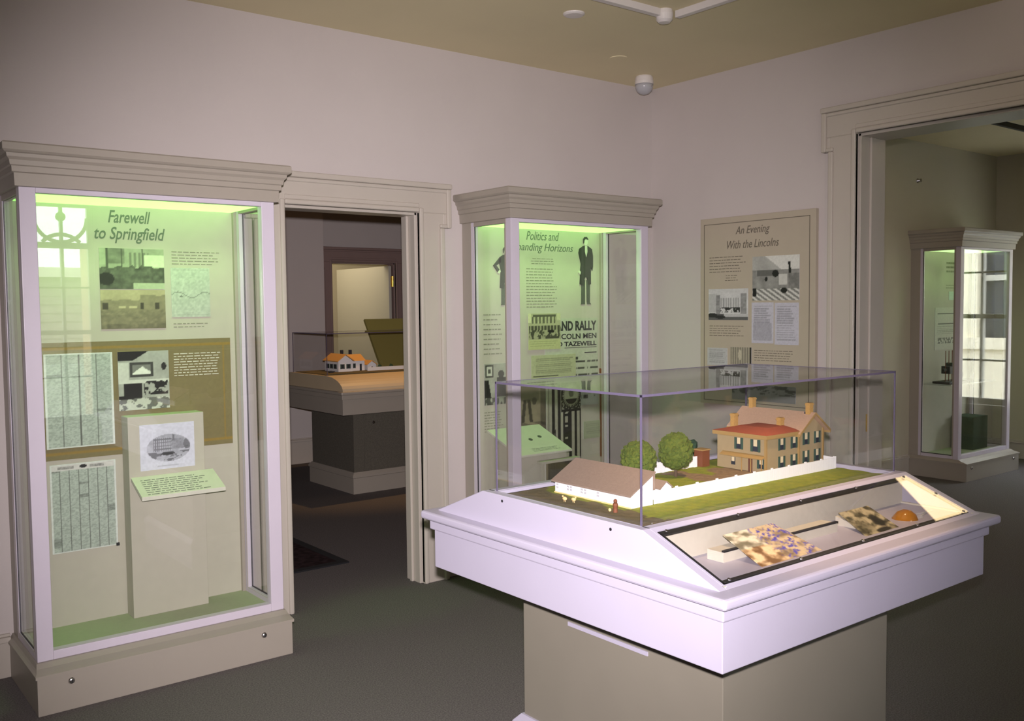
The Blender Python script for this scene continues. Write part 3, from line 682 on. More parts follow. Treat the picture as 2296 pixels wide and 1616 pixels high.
b = MB(); b.box(-1.325, -1.09, -0.406, -0.376, ZF0+0.0061, 0.675, m='back'); b.box(-1.35, -1.05, -0.413, -0.370, 0.675, 0.69, m='back')
b.build('stand_body', None, d2)
def f_gr(s, t):
    v = 62+30*vn(s*40, t*3)
    if s < 0.07: v = 140
    if el(s, t, 0.25, 0.35, 0.03, 0.4): v = 120
    return v*0.95, v*0.9, v*0.75
pic('front_graphic', FR, (-1.315, -0.4062, 0.23), 0.215, 0.445, f_gr, cell=0.006, parent=d2)
b = MB(); b.box(-0.566, -0.556, -0.085, -0.071, 0.60, 1.03); b.build('brown_strip', 'rust'); tag(bpy.data.objects['brown_strip'], 'thin brown wooden upright strip at the right back edge of the middle case', 'wooden strip')  # plain brown upright along the right back edge
MB().box(-0.568, -0.554, -0.085, -0.0705, 1.145, 1.175).build('wooden_peg', 'rust'); tag(bpy.data.objects['wooden_peg'], 'small brown block above the wooden strip in the middle case', 'peg')

# --- far case
GC = 'exhibits in the case beyond the right doorway'
textblock('caption_lettering', FR, (3.92, YP, 1.86), 0.26, 0.12, 3, 'cap', CC, 31, frac=0.42)
textblock('caption_lettering', FR, (3.92, YP, 1.71), 0.26, 0.05, 2, 'cap', CC, 32, frac=0.3)
card('caption_card', FR, (3.97, YP, 1.60), 0.24, 0.08, lambda s, t: (185, 205, 190), 'small pale card above the large sheet in the case beyond the right doorway', 'card', GC)
def f_sheet(s, t):
    v = 190
    if rc(s, t, 0.1, 0.95, 0.84, 0.87) or rc(s, t, 0.12, 0.9, 0.6, 0.63): v = 95
    if rc(s, t, 0.12, 0.9, 0.15, 0.28) and vn(s*40, t*30) > 0.45: v = 110
    v = rows(s, t, 0.1, 0.9, 0.35, 0.56, 5, v, 160, 3)
    return v, v, v*0.92
card('text_sheet', FR, (3.72, YP, 1.135), 0.45, 0.395, f_sheet, 'large white text sheet on the back of the case beyond the right doorway', 'text sheet', GC)
mc = thing('telegraph_machine', (3.67, -0.25, 0.84), 'black table machine with upright rods on the shelf of the case beyond the right doorway', 'machine')
b = MB(); b.box(3.50, 3.86, -0.33, -0.17, 0.842, 0.862); b.build('base', 'black', mc, bevel=0.003)
b = MB()
for x in (3.58, 3.64, 3.70, 3.78): b.cyl((x, -0.25, 0.86), (x, -0.25, 1.14), 0.0035, n=8)
b.build('rods', 'rust', mc)
b = MB(); b.box(3.58, 3.80, -0.29, -0.21, 0.93, 1.0); b.cyl((3.66, -0.28, 1.0), (3.66, -0.22, 1.0), 0.03); b.cyl((3.53, -0.25, 0.965), (3.60, -0.25, 0.965), 0.014); b.build('works', 'black', mc, bevel=0.004)
b = MB(); b.rev((3.73, -0.31, 0.915), [(0.055, 0), (0.06, 0.01), (0.055, 0.02), (0.035, 0.02), (0.035, 0)], ax=(0,1,0), n=24); b.build('wheel', 'black', mc)
MB().box(3.47, 4.34, -0.36, -0.072, 0.83, 0.84).build('glass_shelf', 'glass', CC)
MB().box(4.02, 4.30, -0.30, -0.09, ZF0+0.0061, 0.50).build('dark_reflection_block', 'leafd'); tag(bpy.data.objects['dark_reflection_block'], 'dark green block standing in for a reflection in the case beyond the right doorway', 'plinth')  # dark block stands in for a green-black reflection in the case glass

# ================================================================= WALL PANEL
wp = thing('wall_panel', (-0.02, -0.888, 0.942), 'tall beige framed text-and-photo panel on the wall right of the room corner', 'wall panel')
MB().box(-0.03, -0.001, -1.316, -0.459, 0.942, 2.129).build('board', 'board', wp, bevel=0.003)
b = MB(); y0, y1, z0, z1 = -1.278, -0.49, 0.965, 2.092
for q in ((y0, y1, z1-0.004, z1), (y0, y1, z0, z0+0.004), (y0, y0+0.004, z0, z1), (y1-0.004, y1, z0, z1)): b.box(-0.0312, -0.0295, *q)
b.build('border_line', 'titlew', wp)
XP = -0.0305
text('title_lettering', 'An Evening', *RT, (XP, -0.742, 2.002), 0.255, 0.062, 'titlew', wp, lit='dark italic title, first line')
text('title_lettering', 'With the Lincolns', *RT, (XP, -0.675, 1.928), 0.388, 0.05, 'titlew', wp, lit='dark italic title, second line')
textblock('body_text', RT, (XP, -0.535, 1.785), 0.29, 0.11, 6, 'titlew', wp, 41, frac=0.22)
textblock('body_text', RT, (XP, -0.66, 1.73), 0.1, 0.045, 3, 'titlew', wp, 42, frac=0.22, centred=True)
textblock('body_text', RT, (XP, -0.536, 1.382), 0.275, 0.075, 5, 'titlew', wp, 43, frac=0.22)
textblock('body_text', RT, (XP, -0.888, 1.235), 0.30, 0.075, 5, 'titlew', wp, 44, frac=0.22)
def f_room(s, t):
    v = 175-25*fb(s*4, t*4)
    if t > 0.62 and t > 1.25-s*0.9: v = 205
    if t < 0.68: v = 110+50*fb(s*8, t*8)
    if rc(s, t, 0.1, 0.55, 0.55, 0.68): v = 95
    if el(s, t, 0.5, 0.6, 0.07, 0.08) or el(s, t, 0.3, 0.48, 0.03, 0.05): v = 20
    if abs(s-0.8-0.05*(0.7-t)) < 0.025 and t > 0.45 and t < 0.85: v = 25
    if rc(s, t, 0.57, 0.75, 0.35, 0.58): v = 190
    if s > 0.78 and t < 0.6-0.0*s: v = 90+50*fb(s*14, t*14)
    if t < 0.26: v = 120+80*(((s*7+t*9) % 1) > 0.5)
    if rc(s, t, 0.01, 0.09, 0.1, 0.28) or el(s, t, 0.68, 0.22, 0.07, 0.06): v = 18
    return v, v, v*0.97
pic('photo', RT, (XP, -0.874, 1.602), 0.336, 0.268, f_room, cell=0.0045, parent=wp)
def f_street(s, t):
    v = 205-20*fb(s*4, t*4)
    if rc(s, t, 0.0, 0.22, 0.25, 0.85): v = 175
    if rc(s, t, 0.2, 0.3, 0.2, 0.8) or rc(s, t, 0.82, 0.97, 0.2, 0.85): v = 120+30*vn(s*20, t*20)
    if rc(s, t, 0.3, 0.82, 0.35, 0.72): v = 150+40*(((s*16) % 1) > 0.5)
    if 0.24 < t < 0.4 and rc(s, t, 0.3, 0.8, 0, 1) and fb(s*20, t*14) < 0.55: v = 45
    if t < 0.2: v = 90+90*(t > 0.1)*(s > 0.4)
    if el(s, t, 0.1, 0.15, 0.12, 0.08) or el(s, t, 0.3, 0.1, 0.14, 0.06): v = 40
    if t > 0.88: v = 190
    return v, v, v
pic('photo', RT, (XP, -0.53, 1.482), 0.311, 0.197, f_street, cell=0.0045, parent=wp)
def f_doc(seed):
    def f(s, t):
        v = rows(s, t, 0.1, 0.92, 0.08, 0.92, 15, 190, 155, seed, 0.35)
        if seed == 2 and rc(s, t, 0.08, 0.92, 0.06, 0.5): v = 158+12*vn(s*30, t*30)
        return v*0.97, v*0.96, v*1.02
    return f
pic('document', RT, (XP, -0.869, 1.342), 0.16, 0.248, f_doc(2), cell=0.0045, parent=wp)
pic('document', RT, (XP, -1.038, 1.336), 0.169, 0.251, f_doc(5), cell=0.0045, parent=wp)
pic('document', RT, (XP, -0.521, 1.192), 0.16, 0.112, lambda s, t: rows(s, t, 0.1, 0.9, 0.1, 0.9, 7, 175, 150, 1), cell=0.0045, parent=wp)
def f_cur(s, t):
    v = 120+40*(((s*9) % 1) > 0.5)
    if el(s, t, 0.45, 0.55, 0.09, 0.3): v = 180
    if s > 0.93: v = 40
    return v, v*0.96, v*0.85
pic('photo', RT, (XP, -0.708, 1.205), 0.16, 0.108, f_cur, cell=0.0045, parent=wp)
pic('photo', RT, (XP, -0.72, 0.985), 0.47, 0.10, lambda s, t: (70 if (t > 0.4 and fb(s*10, t*7) < 0.5) else 130), cell=0.006, parent=wp)

# ================================================================= CEILING FITTINGS
dm = thing('motion_detector', (-0.315, -0.235, H), 'white dome detector on the ceiling by the room corner', 'detector')
MB().rev((-0.315, -0.235, H), [(0.052, 0), (0.056, -0.008), (0.060, -0.035), (0.060, -0.052)], n=32).build('housing', 'plastic', dm, smooth=False)
MB().rev((-0.315, -0.235, H-0.052), [(0.0585, 0), (0.056, -0.02), (0.047, -0.042), (0.030, -0.057), (0.012, -0.063), (0, -0.064)], n=32).build('lens_dome', 'dome', dm, smooth=True)
MB().rev((-0.315, -0.298, H-0.072), [(0.004, 0), (0.003, -0.004)], ax=(0,1,0.2), n=10).build('sensor_window', 'chrome', dm)
o = MB().rev((-1.554, -0.939, H), [(0.055, 0), (0.054, -0.006), (0.045, -0.012), (0.0, -0.014)], n=28).build('ceiling_cover_plate', 'plastic'); tag(o, 'round white cover plate on the ceiling, near the top edge', 'ceiling plate')
o = MB().rev((-0.767, -0.461, H), [(0.055, 0), (0.054, -0.003), (0.05, -0.004)], n=28).build('ceiling_cover_plate', 'ceil'); tag(o, 'flat round painted ceiling plate between detector and track', 'ceiling plate')
tk = thing('track_light', (-1.23, -1.24, H), 'white L-shaped ceiling track with round corner connector at top edge', 'track light')
MB().box(-4.2, -1.262, -1.258, -1.222, H-0.035, H).build('rail', 'plastic', tk, bevel=0.003)
MB().box(-1.178, -1.142, -3.6, -1.272, H-0.035, H).build('rail', 'plastic', tk, bevel=0.003)
MB().rev((-1.225, -1.245, H), [(0.04, 0), (0.043, -0.02), (0.040, -0.05), (0.028, -0.062), (0, -0.064)], n=24).build('connector', 'plastic', tk)
tk3 = thing('track_light', (3.4, -0.9, H), 'dark ceiling track in the side room, seen through the right doorway', 'track light')
MB().box(3.0, 4.8, -0.915, -0.885, H-0.04, H).build('rail', 'black', tk3)
o = MB().rev((3.504, 0, 2.69), [(0.022, 0), (0.022, -0.005), (0.010, -0.03), (0.018, -0.034), (0, -0.036)], ax=(0,1,0), n=16).build('wall_glint_head', 'chrome'); tag(o, 'tiny bright steel head added for a glint high on the side room wall', 'glint stand-in')  # steel head added to give a glint at this spot on the wall

# ================================================================= TABLES
def table(dx, dy, ped, label, fancy):
    E = thing('display_table', (-2.4+dx, -2.48+dy, 0), label, 'display table', 'white tables holding building models')
    T0x, T1x, T0y, T1y = -3.048+dx, -1.743+dx, -3.10+dy, -1.868+dy
    P0x, P1x, P0y, P1y = ped
    wm = 'white' if fancy else 'case'
    MB().box(P0x, P1x, P0y, P1y, 0.10, 0.71).build('pedestal', 'ped' if fancy else 'felt', E, bevel=0.002)
    MB().loops([[(P0x-o, P0y-o, z), (P1x+o, P0y-o, z), (P1x+o, P1y+o, z), (P0x-o, P1y+o, z)] for o, z in ((0.022, 0), (0.022, 0.135), (0.030, 0.14), (0.030, 0.158), (0.018, 0.172), (0.008, 0.184))]).build('plinth', wm, E)
    MB().box(T0x, T1x, T0y, T1y, 0.70, 0.832).build('apron', wm, E, bevel=0.0025)
    MB().box(T0x-0.011, T1x+0.013, T0y-0.011, T1y+0.013, 0.830, 0.868).build('apron_band', wm, E, bevel=0.004)
    lp = 0.033 if fancy else 0.014
    MB().box(T0x-0.004-lp, T1x+lp+0.008, T0y-0.004-lp, T1y+lp, 0.866, 0.8945).build('rim', wm, E, bevel=0.0125, seg=4, smooth=False)
    # gabled top
    e0, e1 = -3.089+dy, -1.866+dy; s0, s1 = -2.828+dy, -2.13+dy; X0, X1 = -3.038+dx, -1.737+dx
    ze, zp = 0.892, 0.998
    if not fancy: zp = 1.012; s0, s1 = 2.71, 3.40; e0, e1 = 2.412, 3.70
    gx0, gx1 = X0+0.028, X1-0.028
    if fancy:
        # end gables
        gp = [(e0, ze), (s0, zp), (s1, zp), (e1, ze)]
        MB().prism(gp, 'x', X0, gx0).build('gable_end', wm, E, bevel=0.0015, seg=1); MB().prism(gp, 'x', gx1, X1).build('gable_end', wm, E, bevel=0.0015, seg=1)
        for y, z in ((-2.234, 0.981), (-2.712, 0.979)):
            MB().rev((X0+0.001, y, z), [(0.0045, 0), (0.0045, -0.002), (0, -0.0022)], ax=(1,0,0), n=12).build('screw', 'black', E, label='small dark screw')
        def sp(x, q, off=0.0):        # point on the front slope, q 0..1 from eave to ridge
            n = Vector((0, -(zp-ze), s0-e0)).normalized()
            return Vector((x, e0+(s0-e0)*q, ze+(zp-ze)*q))+n*off
        def slab(x0, x1, q0, q1, o0, o1, m=None, mb=None):
            mb = mb or MB(); mb.loops([[sp(x0,q0,o0), sp(x1,q0,o0), sp(x1,q1,o0), sp(x0,q1,o0)], [sp(x0,q0,o1), sp(x1,q0,o1), sp(x1,q1,o1), sp(x0,q1,o1)]], m); return mb
        fx0, fx1, q0, q1 = -3.002, -1.775, 0.085, 0.93
        fr = slab(gx0, gx1, 0, q0, -0.012, 0); slab(gx0, gx1, q1, 1.0, -0.012, 0, mb=fr); slab(gx0, fx0, q0, q1, -0.012, 0, mb=fr); slab(fx1, gx1, q0, q1, -0.012, 0, mb=fr)
        fr = fr.build('window_surround', wm, E)
        w = 0.016; wq = w/0.28
        gk = slab(fx0, fx1, q0, q0+wq, -0.006, -0.001); slab(fx0, fx1, q1-wq, q1, -0.006, -0.001, mb=gk); slab(fx0, fx0+w*0.7, q0, q1, -0.006, -0.001, mb=gk); slab(fx1-w*0.7, fx1, q0, q1, -0.006, -0.001, mb=gk)
        gk.build('black_gasket', 'black', fr)
        slab(fx0+0.004, fx1-0.004, q0+0.01, q1-0.01, 0.0, 0.004).build('glass_lid', 'glass', fr)
        n = Vector((0, -(zp-ze), s0-e0)).normalized()
        for xx, qq in [(x, q1-0.03) for x in (-2.975, -2.68, -2.385, -2.09, -1.80)]+[(x, q0+0.03) for x in (-2.975, -2.68, -2.385, -2.09, -1.80)]+[(-1.784, 0.5)]:
            MB().rev(sp(xx, qq, 0.004), [(0.005, 0), (0.0045, 0.002), (0, 0.0025)], ax=n, n=12).build('cap_screw', 'chrome', fr, label='small steel screw')
        # well
        wl = MB(); wb, wf = s0-0.003, e0+0.014
        wl.box(gx0, gx1, wf, wb+0.012, 0.836, 0.842); wl.box(gx0, gx1, wb, wb+0.012, 0.842, zp-0.006); wl.box(gx0, gx0+0.008, wf, wb, 0.842, 0.90); wl.box(gx1-0.008, gx1, wf, wb, 0.842, 0.90); wl.box(gx0, gx1, wf, wf+0.004, 0.842, 0.888)
        wl.build('well_lining', 'velvet', E)
        MB().prism([(s1, zp), (e1, ze), (e1-0.02, ze), (s1, zp-0.015)], 'x', gx0, gx1).build('back_slope', wm, E)
        r = MB(); a, bq = s0, s1
        r.box(gx0, gx1, a, a+0.026, zp-0.015, zp); r.box(gx0, gx1, bq-0.026, bq, zp-0.015, zp); r.box(gx0, gx0+0.004, a, bq, zp-0.015, zp); r.box(gx1-0.004, gx1, a, bq, zp-0.015, zp)
        r.build('plateau_rim', wm, E)
        r = MB(); r.box(gx0+0.004, gx1-0.004, a+0.026, bq-0.026, 0.95, 0.962); r.build('recess', 'black', E)
        MB().box(P0x-0.004, P0x, -2.633, -2.283, 0.553, 0.566).build('label_strip', 'white', E)
    else:
        k = [(e0+(s0-e0)*(1-math.cos(t))**1.0, ze+(zp-ze)*math.sin(t)) for t in [PI/2*i/8 for i in range(9)]]
        prof = [(e0, ze)]+k[1:]+[(s1+(e1-s1)*i/6.0, zp-(zp-ze)*(i/6.0)**1.6) for i in range(7)]
        MB().prism(prof, 'x', X0, X1).build('gable_top', 'wood2', E)
        ad = MB().box(P0x+0.10, P1x-0.05, P0y-0.006, P0y, 0.20, 0.67).build('access_door', 'felt', E, bevel=0.002)
        MB().rev((P0x+0.19, P0y-0.006, 0.60), [(0.013, 0), (0.014, -0.008), (0.008, -0.014), (0, -0.015)], ax=(0,1,0), n=16).build('door_lock', 'chrome', ad)
    return E
M['wood2'] = mat('far_table_top', (0.52, 0.42, 0.28), 0.5, noise=0.02, nscale=6)
TA = table(0, 0, (-2.811, -1.988, -2.909, -2.051), 'large white display table with a glazed sloped front, in the foreground', True)
TB = table(1.93, 5.50, (-0.949+0.022, 0.02, 2.578, 3.36), 'smaller display table with grey fabric pedestal, seen through the left doorway', False)

def vitrine(x0, x1, y0, y1, z0, z1, label):
    E = thing('acrylic_cover', ((x0+x1)/2, (y0+y1)/2, z0), label, 'vitrine', 'clear box covers over the models')
    t = 0.006
    MB().box(x0, x1, y0, y0+t, z0, z1-t).build('front_pane', 'acrylic', E); MB().box(x0, x1, y1-t, y1, z0, z1-t).build('back_pane', 'acrylic', E)
    MB().box(x0, x0+t, y0+t, y1-t, z0, z1-t).build('side_pane', 'acrylic', E); MB().box(x1-t, x1, y0+t, y1-t, z0, z1-t).build('side_pane', 'acrylic', E)
    MB().box(x0, x1, y0, y1, z1-t, z1).build('top_pane', 'acrylic', E)
    e = MB(); w = 0.0035
    for a, b_ in ((x0, 1), (x1, -1)):
        for c_, d_ in ((y0, 1), (y1, -1)): e.box(a-b_*0.0008, a+b_*w, c_-d_*0.0008, c_+d_*w, z0, z1)
    e.box(x0, x1, y0-0.0008, y0+w, z1-0.006, z1+0.0008); e.box(x0, x1, y1-w, y1+0.0008, z1-0.006, z1+0.0008); e.box(x0-0.0008, x0+w, y0, y1, z1-0.006, z1+0.0008); e.box(x1-w, x1+0.0008, y0, y1, z1-0.006, z1+0.0008)
    e.build('polished_edges', 'acedge', E, label='violet-grey polished acrylic edges')
    return E
vitrine(-3.008, -1.758, -2.797, -2.166, 0.9985, 1.345, 'clear acrylic box cover over the house model on the large table')
vitrine(-1.09, 0.15, 2.72, 3.38, 1.0125, 1.37, 'clear acrylic box cover on the far table')

# ---------------------------------------------------------------- contents of the sloped well
rs = MB(); rs.box(-2.83, -2.30, -2.925, -2.87, 0.842, 0.922); rs = rs.build('riser_block', 'velvet'); tag(rs, 'long cloth-covered riser block under the colour print in the sloped well', 'riser')
tag(MB().box(-2.83, -2.30, -2.928, -2.919, 0.9221, 0.927).build('black_strip', 'black'), 'thin black strip along the top of the riser block', 'strip')
def sheet(name, P, fn, label, cat, nx, ny):
    A, B_, C_, D_ = [Vector(p) for p in P]     # lower left, lower right, upper right, upper left
    vs, cs, fs = [], [], []
    n = (B_-A).cross(D_-A).normalized()
    for off in (0.002, 0):
        for j in range(ny+1):
            for i in range(nx+1):
                s, t = i/nx, j/ny; vs.append(A.lerp(B_, s).lerp(D_.lerp(C_, s), t)+n*off); c = fn(s, t); c = (c,)*3 if not isinstance(c, tuple) else c
                cs.append(tuple(lin(max(0, min(255, x))) for x in c)+(1,))
    N = (nx+1)*(ny+1)
    for j in range(ny):
        for i in range(nx):
            a = j*(nx+1)+i; fs.append((a, a+1, a+nx+2, a+nx+1)); fs.append((N+a, N+a+nx+1, N+a+nx+2, N+a+1))
    for i in range(nx): fs.append((i, N+i, N+i+1, i+1)); k = ny*(nx+1)+i; fs.append((k, k+1, N+k+1, N+k))
    for j in range(ny): k = j*(nx+1); fs.append((k, k+nx+1, N+k+nx+1, N+k)); k += nx; fs.append((k, N+k, N+k+nx+1, k+nx+1))
    me = bpy.data.meshes.new(name); me.from_pydata(vs, [], fs); ca = me.color_attributes.new('Col', 'FLOAT_COLOR', 'POINT')
    for i, c in enumerate(cs): ca.data[i].color = c
    me.materials.append(M['print']); o = bpy.data.objects.new(name, me); C.objects.link(o); return tag(o, label, cat)
def mixc(a, b, k): k = max(0, min(1, k)); return [x+(y-x)*k for x, y in zip(a, b)]
def f_col(s, t):
    f = fb(s*9, t*9); g = fb(s*22+3, t*24)
    l = mixc([120, 85, 50], [235, 205, 160], (f-0.32)*3.2)
    if t > 0.55: l = mixc([120, 112, 90], [225, 215, 190], (f-0.3)*3.0)
    r = mixc([125, 105, 80], [205, 182, 145], (f-0.28)*3)
    r = mixc(r, [80, 72, 165], (g-0.55)*9)
    c = mixc(l, r, (s-0.42-0.12*(f-0.5))*12)
    return tuple(c)
sheet('colour_print', [(-2.785, -3.025, 0.889), (-2.515, -3.025, 0.889), (-2.545, -2.87, 0.9475), (-2.766, -2.87, 0.9475)], f_col, 'brown and blue colour print leaning at the left of the sloped well', 'print', 60, 36)
def f_bw(s, t):
    f = fb(s*8+4, t*8); c = mixc([60, 56, 40], [185, 172, 140], (f-0.3)*3)
    if s < 0.45: c = mixc(c, [45, 42, 26], (0.6-abs(t-0.4)*2)*1.3*(0.7-abs(s-0.22)))
    d = ((s-0.72)/0.16)**2+((t-0.42)/0.24)**2; c = mixc(c, [22, 20, 16], (1.1-d)*2*(1.2-f))
    d = ((s-0.6)/0.22)**2+((t-0.15)/0.08)**2; c = mixc(c, [30, 27, 20], (1.1-d)*2)
    return tuple(c)
sheet('grey_print', [(-2.294, -3.025, 0.889), (-2.11, -3.025, 0.889), (-2.045, -2.87, 0.928), (-2.21, -2.87, 0.928)], f_bw, 'dark grey print in the middle of the sloped well', 'print', 50, 36)
tag(MB().prism([(-3.02, 0.842), (-2.87, 0.842), (-2.87, 0.922), (-3.02, 0.884)], 'x', -2.225, -2.115).build('riser_wedge', 'velvet'), 'pale wedge under the grey print in the sloped well', 'riser')
eg = MB().rev((-1.995, -2.955, 0.848), [(0.0, 0), (0.026, 0.003), (0.037, 0.018), (0.040, 0.034), (0.033, 0.056), (0.019, 0.070), (0.0, 0.075)], ax=(0.25,-0.3,1), n=28).build('amber_egg', 'amber', smooth=True); tag(eg, 'glossy amber egg-shaped object at the right of the sloped well', 'egg')
scs = thing('scissors', (-1.90, -2.965, 0.843), 'small steel scissors or spectacles beside the amber egg', 'scissors')
for k in (-1, 1):
    b = MB()
    for i in range(14):
        t0, t1 = 2*PI*i/14, 2*PI*(i+1)/14; cx = -1.93; cy = -2.965+k*0.015
        b.cyl((cx+0.019*math.cos(t0), cy+0.010*math.sin(t0), 0.892), (cx+0.019*math.cos(t1), cy+0.010*math.sin(t1), 0.892), 0.004, n=6)
    b.cyl((-1.914, -2.965+k*0.013, 0.892), (-1.83, -2.965-k*0.006, 0.900), 0.004, 0.002, n=8)
    b.cyl((-1.93, -2.965+k*0.015, 0.843), (-1.93, -2.965+k*0.015, 0.892), 0.003, n=6)
    b.build('scissor_half', 'dome', scs)

# ---------------------------------------------------------------- the yard model
G = 0.985
gr = MB(); nx, ny = 80, 40; x0, x1, y0, y1 = -3.003, -1.77, -2.795, -2.168
def gmat(x, y):
    w = 0.03*math.sin(x*23)+0.02*math.sin(y*40+x*9)
    if x < -2.855+w+max(0, (y+2.30))*0.5: return 'soil'
    if y > -2.56 and -2.33+(-2.30-y)*0.0 < x+w*0.5 < -2.26 and y < -2.25: return 'path'
    if y > -2.5 and -2.26 < x < -2.07 and y < -2.34+w: return 'path'
    return 'grass'
vs = [[gr.bm.verts.new((x0+(x1-x0)*i/nx, y0+(y1-y0)*j/ny, G+0.0015*math.sin(i*1.7)*math.cos(j*1.3))) for i in range(nx+1)] for j in range(ny+1)]
for j in range(ny):
    for i in range(nx):
        f = gr.bm.faces.new((vs[j][i], vs[j][i+1], vs[j+1][i+1], vs[j+1][i])); f.material_index = gr.mi(gmat(x0+(x1-x0)*(i+.5)/nx, y0+(y1-y0)*(j+.5)/ny))
gr.box(x0, x1, y0, y1, 0.962, 0.981, m='soil')
gr = gr.build('yard_base', None, fix=False); tag(gr, 'green and brown miniature ground board under the house and barn model', 'model ground')
G0 = G-0.002
def win(E, face, a, b, w, h, z, sh=True, blind=True):
    """model window on a wall face: face=('x',plane) or ('y',plane), centred at a, height z0"""
    def B(mb, u0, u1, z0, z1, d, m=None):
        if face[0] == 'y': mb.box(u0, u1, face[1]-d, face[1]+0.0005, z0, z1, m)
        else: mb.box(face[1]-d, face[1]+0.0005, u0, u1, z0, z1, m)
    f = MB(); B(f, a-w/2, a+w/2, z, z+h, 0.0012, 'pane'); 
    if blind: B(f, a-w*0.36, a+w*0.36, z+h*0.45, z+h, 0.0018, 'blind')
    if sh: B(f, a-w*0.95, a-w/2, z-0.001, z+h+0.001, 0.0022, 'shutter'); B(f, a+w/2, a+w*0.95, z-0.001, z+h+0.001, 0.0022, 'shutter')
    f.build('window', None, E)
hm = thing('model_house', (-1.9, -2.38, G), 'tan two-storey model house with green shutters and red wing roof under the acrylic', 'model house')
MB().box(-2.065, -1.875, -2.49, -2.275, G0, 1.112).build('wing_wall', 'modeltan', hm); ww = bpy.data.objects['wing_wall']
MB().box(-1.875, -1.725, -2.492, -2.20, G0, 1.118).prism([(-1.875, 1.118), (-1.725, 1.118), (-1.80, 1.172)], 'y', -2.492, -2.20).build('main_wall', 'modeltan', hm); mw = bpy.data.objects['main_wall']
MB().box(-2.078, -1.875, -2.503, -2.262, 1.106, 1.120).build('cornice', 'modeltrim', hm)
for q in ((-2.069, -2.061, -2.494, -2.486, G0, 1.106), (-1.879, -1.871, -2.496, -2.488, G0, 1.118), (-1.729, -1.721, -2.496, -2.488, G0, 1.118)): MB().box(*q).build('corner_board', 'modeltrim', hm)
MB().loops([[(-2.078,-2.503,1.1202),(-1.872,-2.503,1.1202),(-1.872,-2.262,1.1202),(-2.078,-2.262,1.1202)],[(-1.99,-2.44,1.135),(-1.885,-2.44,1.135),(-1.885,-2.32,1.135),(-1.99,-2.32,1.135)]]).build('wing_roof', 'roofred', hm)
rf = MB()
for q in (-1, 1):
    ex = -1.80+q*0.093
    rf.loops([[(ex, y, 1.107), (-1.80, y, 1.176), (-1.80, y, 1.182), (ex, y, 1.113)] for y in (-2.512, -2.18)])
rf.build('main_roof', 'roofpink', hm)
e = MB()
for q in (-1, 1): 
    ex = -1.80+q*0.094
    e.loops([[(ex, y, 1.105), (-1.80, y, 1.1745), (-1.80, y, 1.183), (ex, y, 1.1135)] for y in (-2.5145, -2.5122)])
    e.box(ex-0.002, ex+0.002, -2.512, -2.18, 1.100, 1.110)
e.build('eaves_trim', 'modeltrim', hm)
for (x, y, z0_, z1_) in ((-1.795, -2.225, 1.165, 1.218), (-1.80, -2.485, 1.165, 1.216), (-1.885, -2.42, 1.118, 1.163), (-2.0, -2.30, 1.118, 1.178)):
    MB().box(x-0.011, x+0.011, y-0.009, y+0.009, z0_, z1_).box(x-0.013, x+0.013, y-0.011, y+0.011, z1_-0.008, z1_-0.003).build('chimney', 'chim', hm)
MB().box(-1.81, -1.805, -2.485, -2.47, 1.163, 1.182).build('roof_vent', 'pane', hm)
for x in (-1.974, -1.901): win(ww, ('y', -2.49), x, 0, 0.021, 0.04, 1.06); win(ww, ('y', -2.49), x, 0, 0.021, 0.04, 0.996)
for x in (-1.831, -1.761): win(mw, ('y', -2.492), x, 0, 0.021, 0.042, 1.066); win(mw, ('y', -2.492), x, 0, 0.021, 0.042, 1.0)
win(ww, ('x', -2.065), -2.373, 0, 0.020, 0.04, 1.06); win(ww, ('x', -2.065), -2.446, 0, 0.022, 0.042, 1.058); win(ww, ('x', -2.065), -2.471, 0, 0.018, 0.033, 1.0); win(ww, ('x', -2.065), -2.348, 0, 0.018, 0.028, 1.0, sh=False)
MB().box(-2.067, -2.0645, -2.433, -2.416, G0, 1.03).build('door', 'doorbr', ww)
pr = MB(); pr.prism([(-2.065, 1.043), (-2.084, 1.034), (-2.084, 1.037), (-2.065, 1.047)], 'y', -2.488, -2.30)
for y in (-2.40, -2.44, -2.486): pr.box(-2.084, -2.081, y, y+0.003, G0, 1.035)
pr.build('porch', 'modeltrim', hm)
sd = thing('model_shed', (-2.10, -2.24, G), 'small brown model lean-to at the rear of the tan house', 'model shed')
MB().box(-2.125, -2.085, -2.255, -2.215, G0, 1.045).build('wall', 'rust', sd); MB().box(-2.128, -2.082, -2.258, -2.212, 1.045, 1.049).build('roof', 'modeltrim', sd)
# barn
br = thing('model_barn', (-2.79, -2.42, G), 'long white model barn with brown sloping roof at the left of the yard', 'model barn')
MB().prism([(-2.835, G0), (-2.742, G0), (-2.742, 1.078), (-2.835, 1.026)], 'y', -2.588, -2.25).build('wall', 'modelwhite', br)
MB().loops([[(-2.845, y, 1.0205), (-2.738, y, 1.0805), (-2.738, y, 1.0855), (-2.845, y, 1.0255)] for y in (-2.596, -2.242)]).build('roof', 'roofgrey', br)
MB().box(-2.7405, -2.738, -2.594, -2.244, 1.03, 1.08).build('rear_boards', 'roofgrey', br)
MB().box(-2.8375, -2.8345, -2.59, -2.248, G0, 0.9885).build('sill', 'straw', br)
for y in (-2.262, -2.312, -2.327, -2.377, -2.392, -2.449):
    w_ = MB()
    for dz in (0, 0.009, 0.018): w_.box(-2.8362, -2.8345, y-0.0045, y-0.0008, 1.0+dz, 1.006+dz, m='dome'); w_.box(-2.8362, -2.8345, y+0.0008, y+0.0045, 1.0+dz, 1.006+dz, m='dome')
    w_.build('window', None, br)
s3 = thing('model_outhouse', (-2.665, -2.555, G), 'tiny white gabled model outhouse between barn and fence', 'model shed')
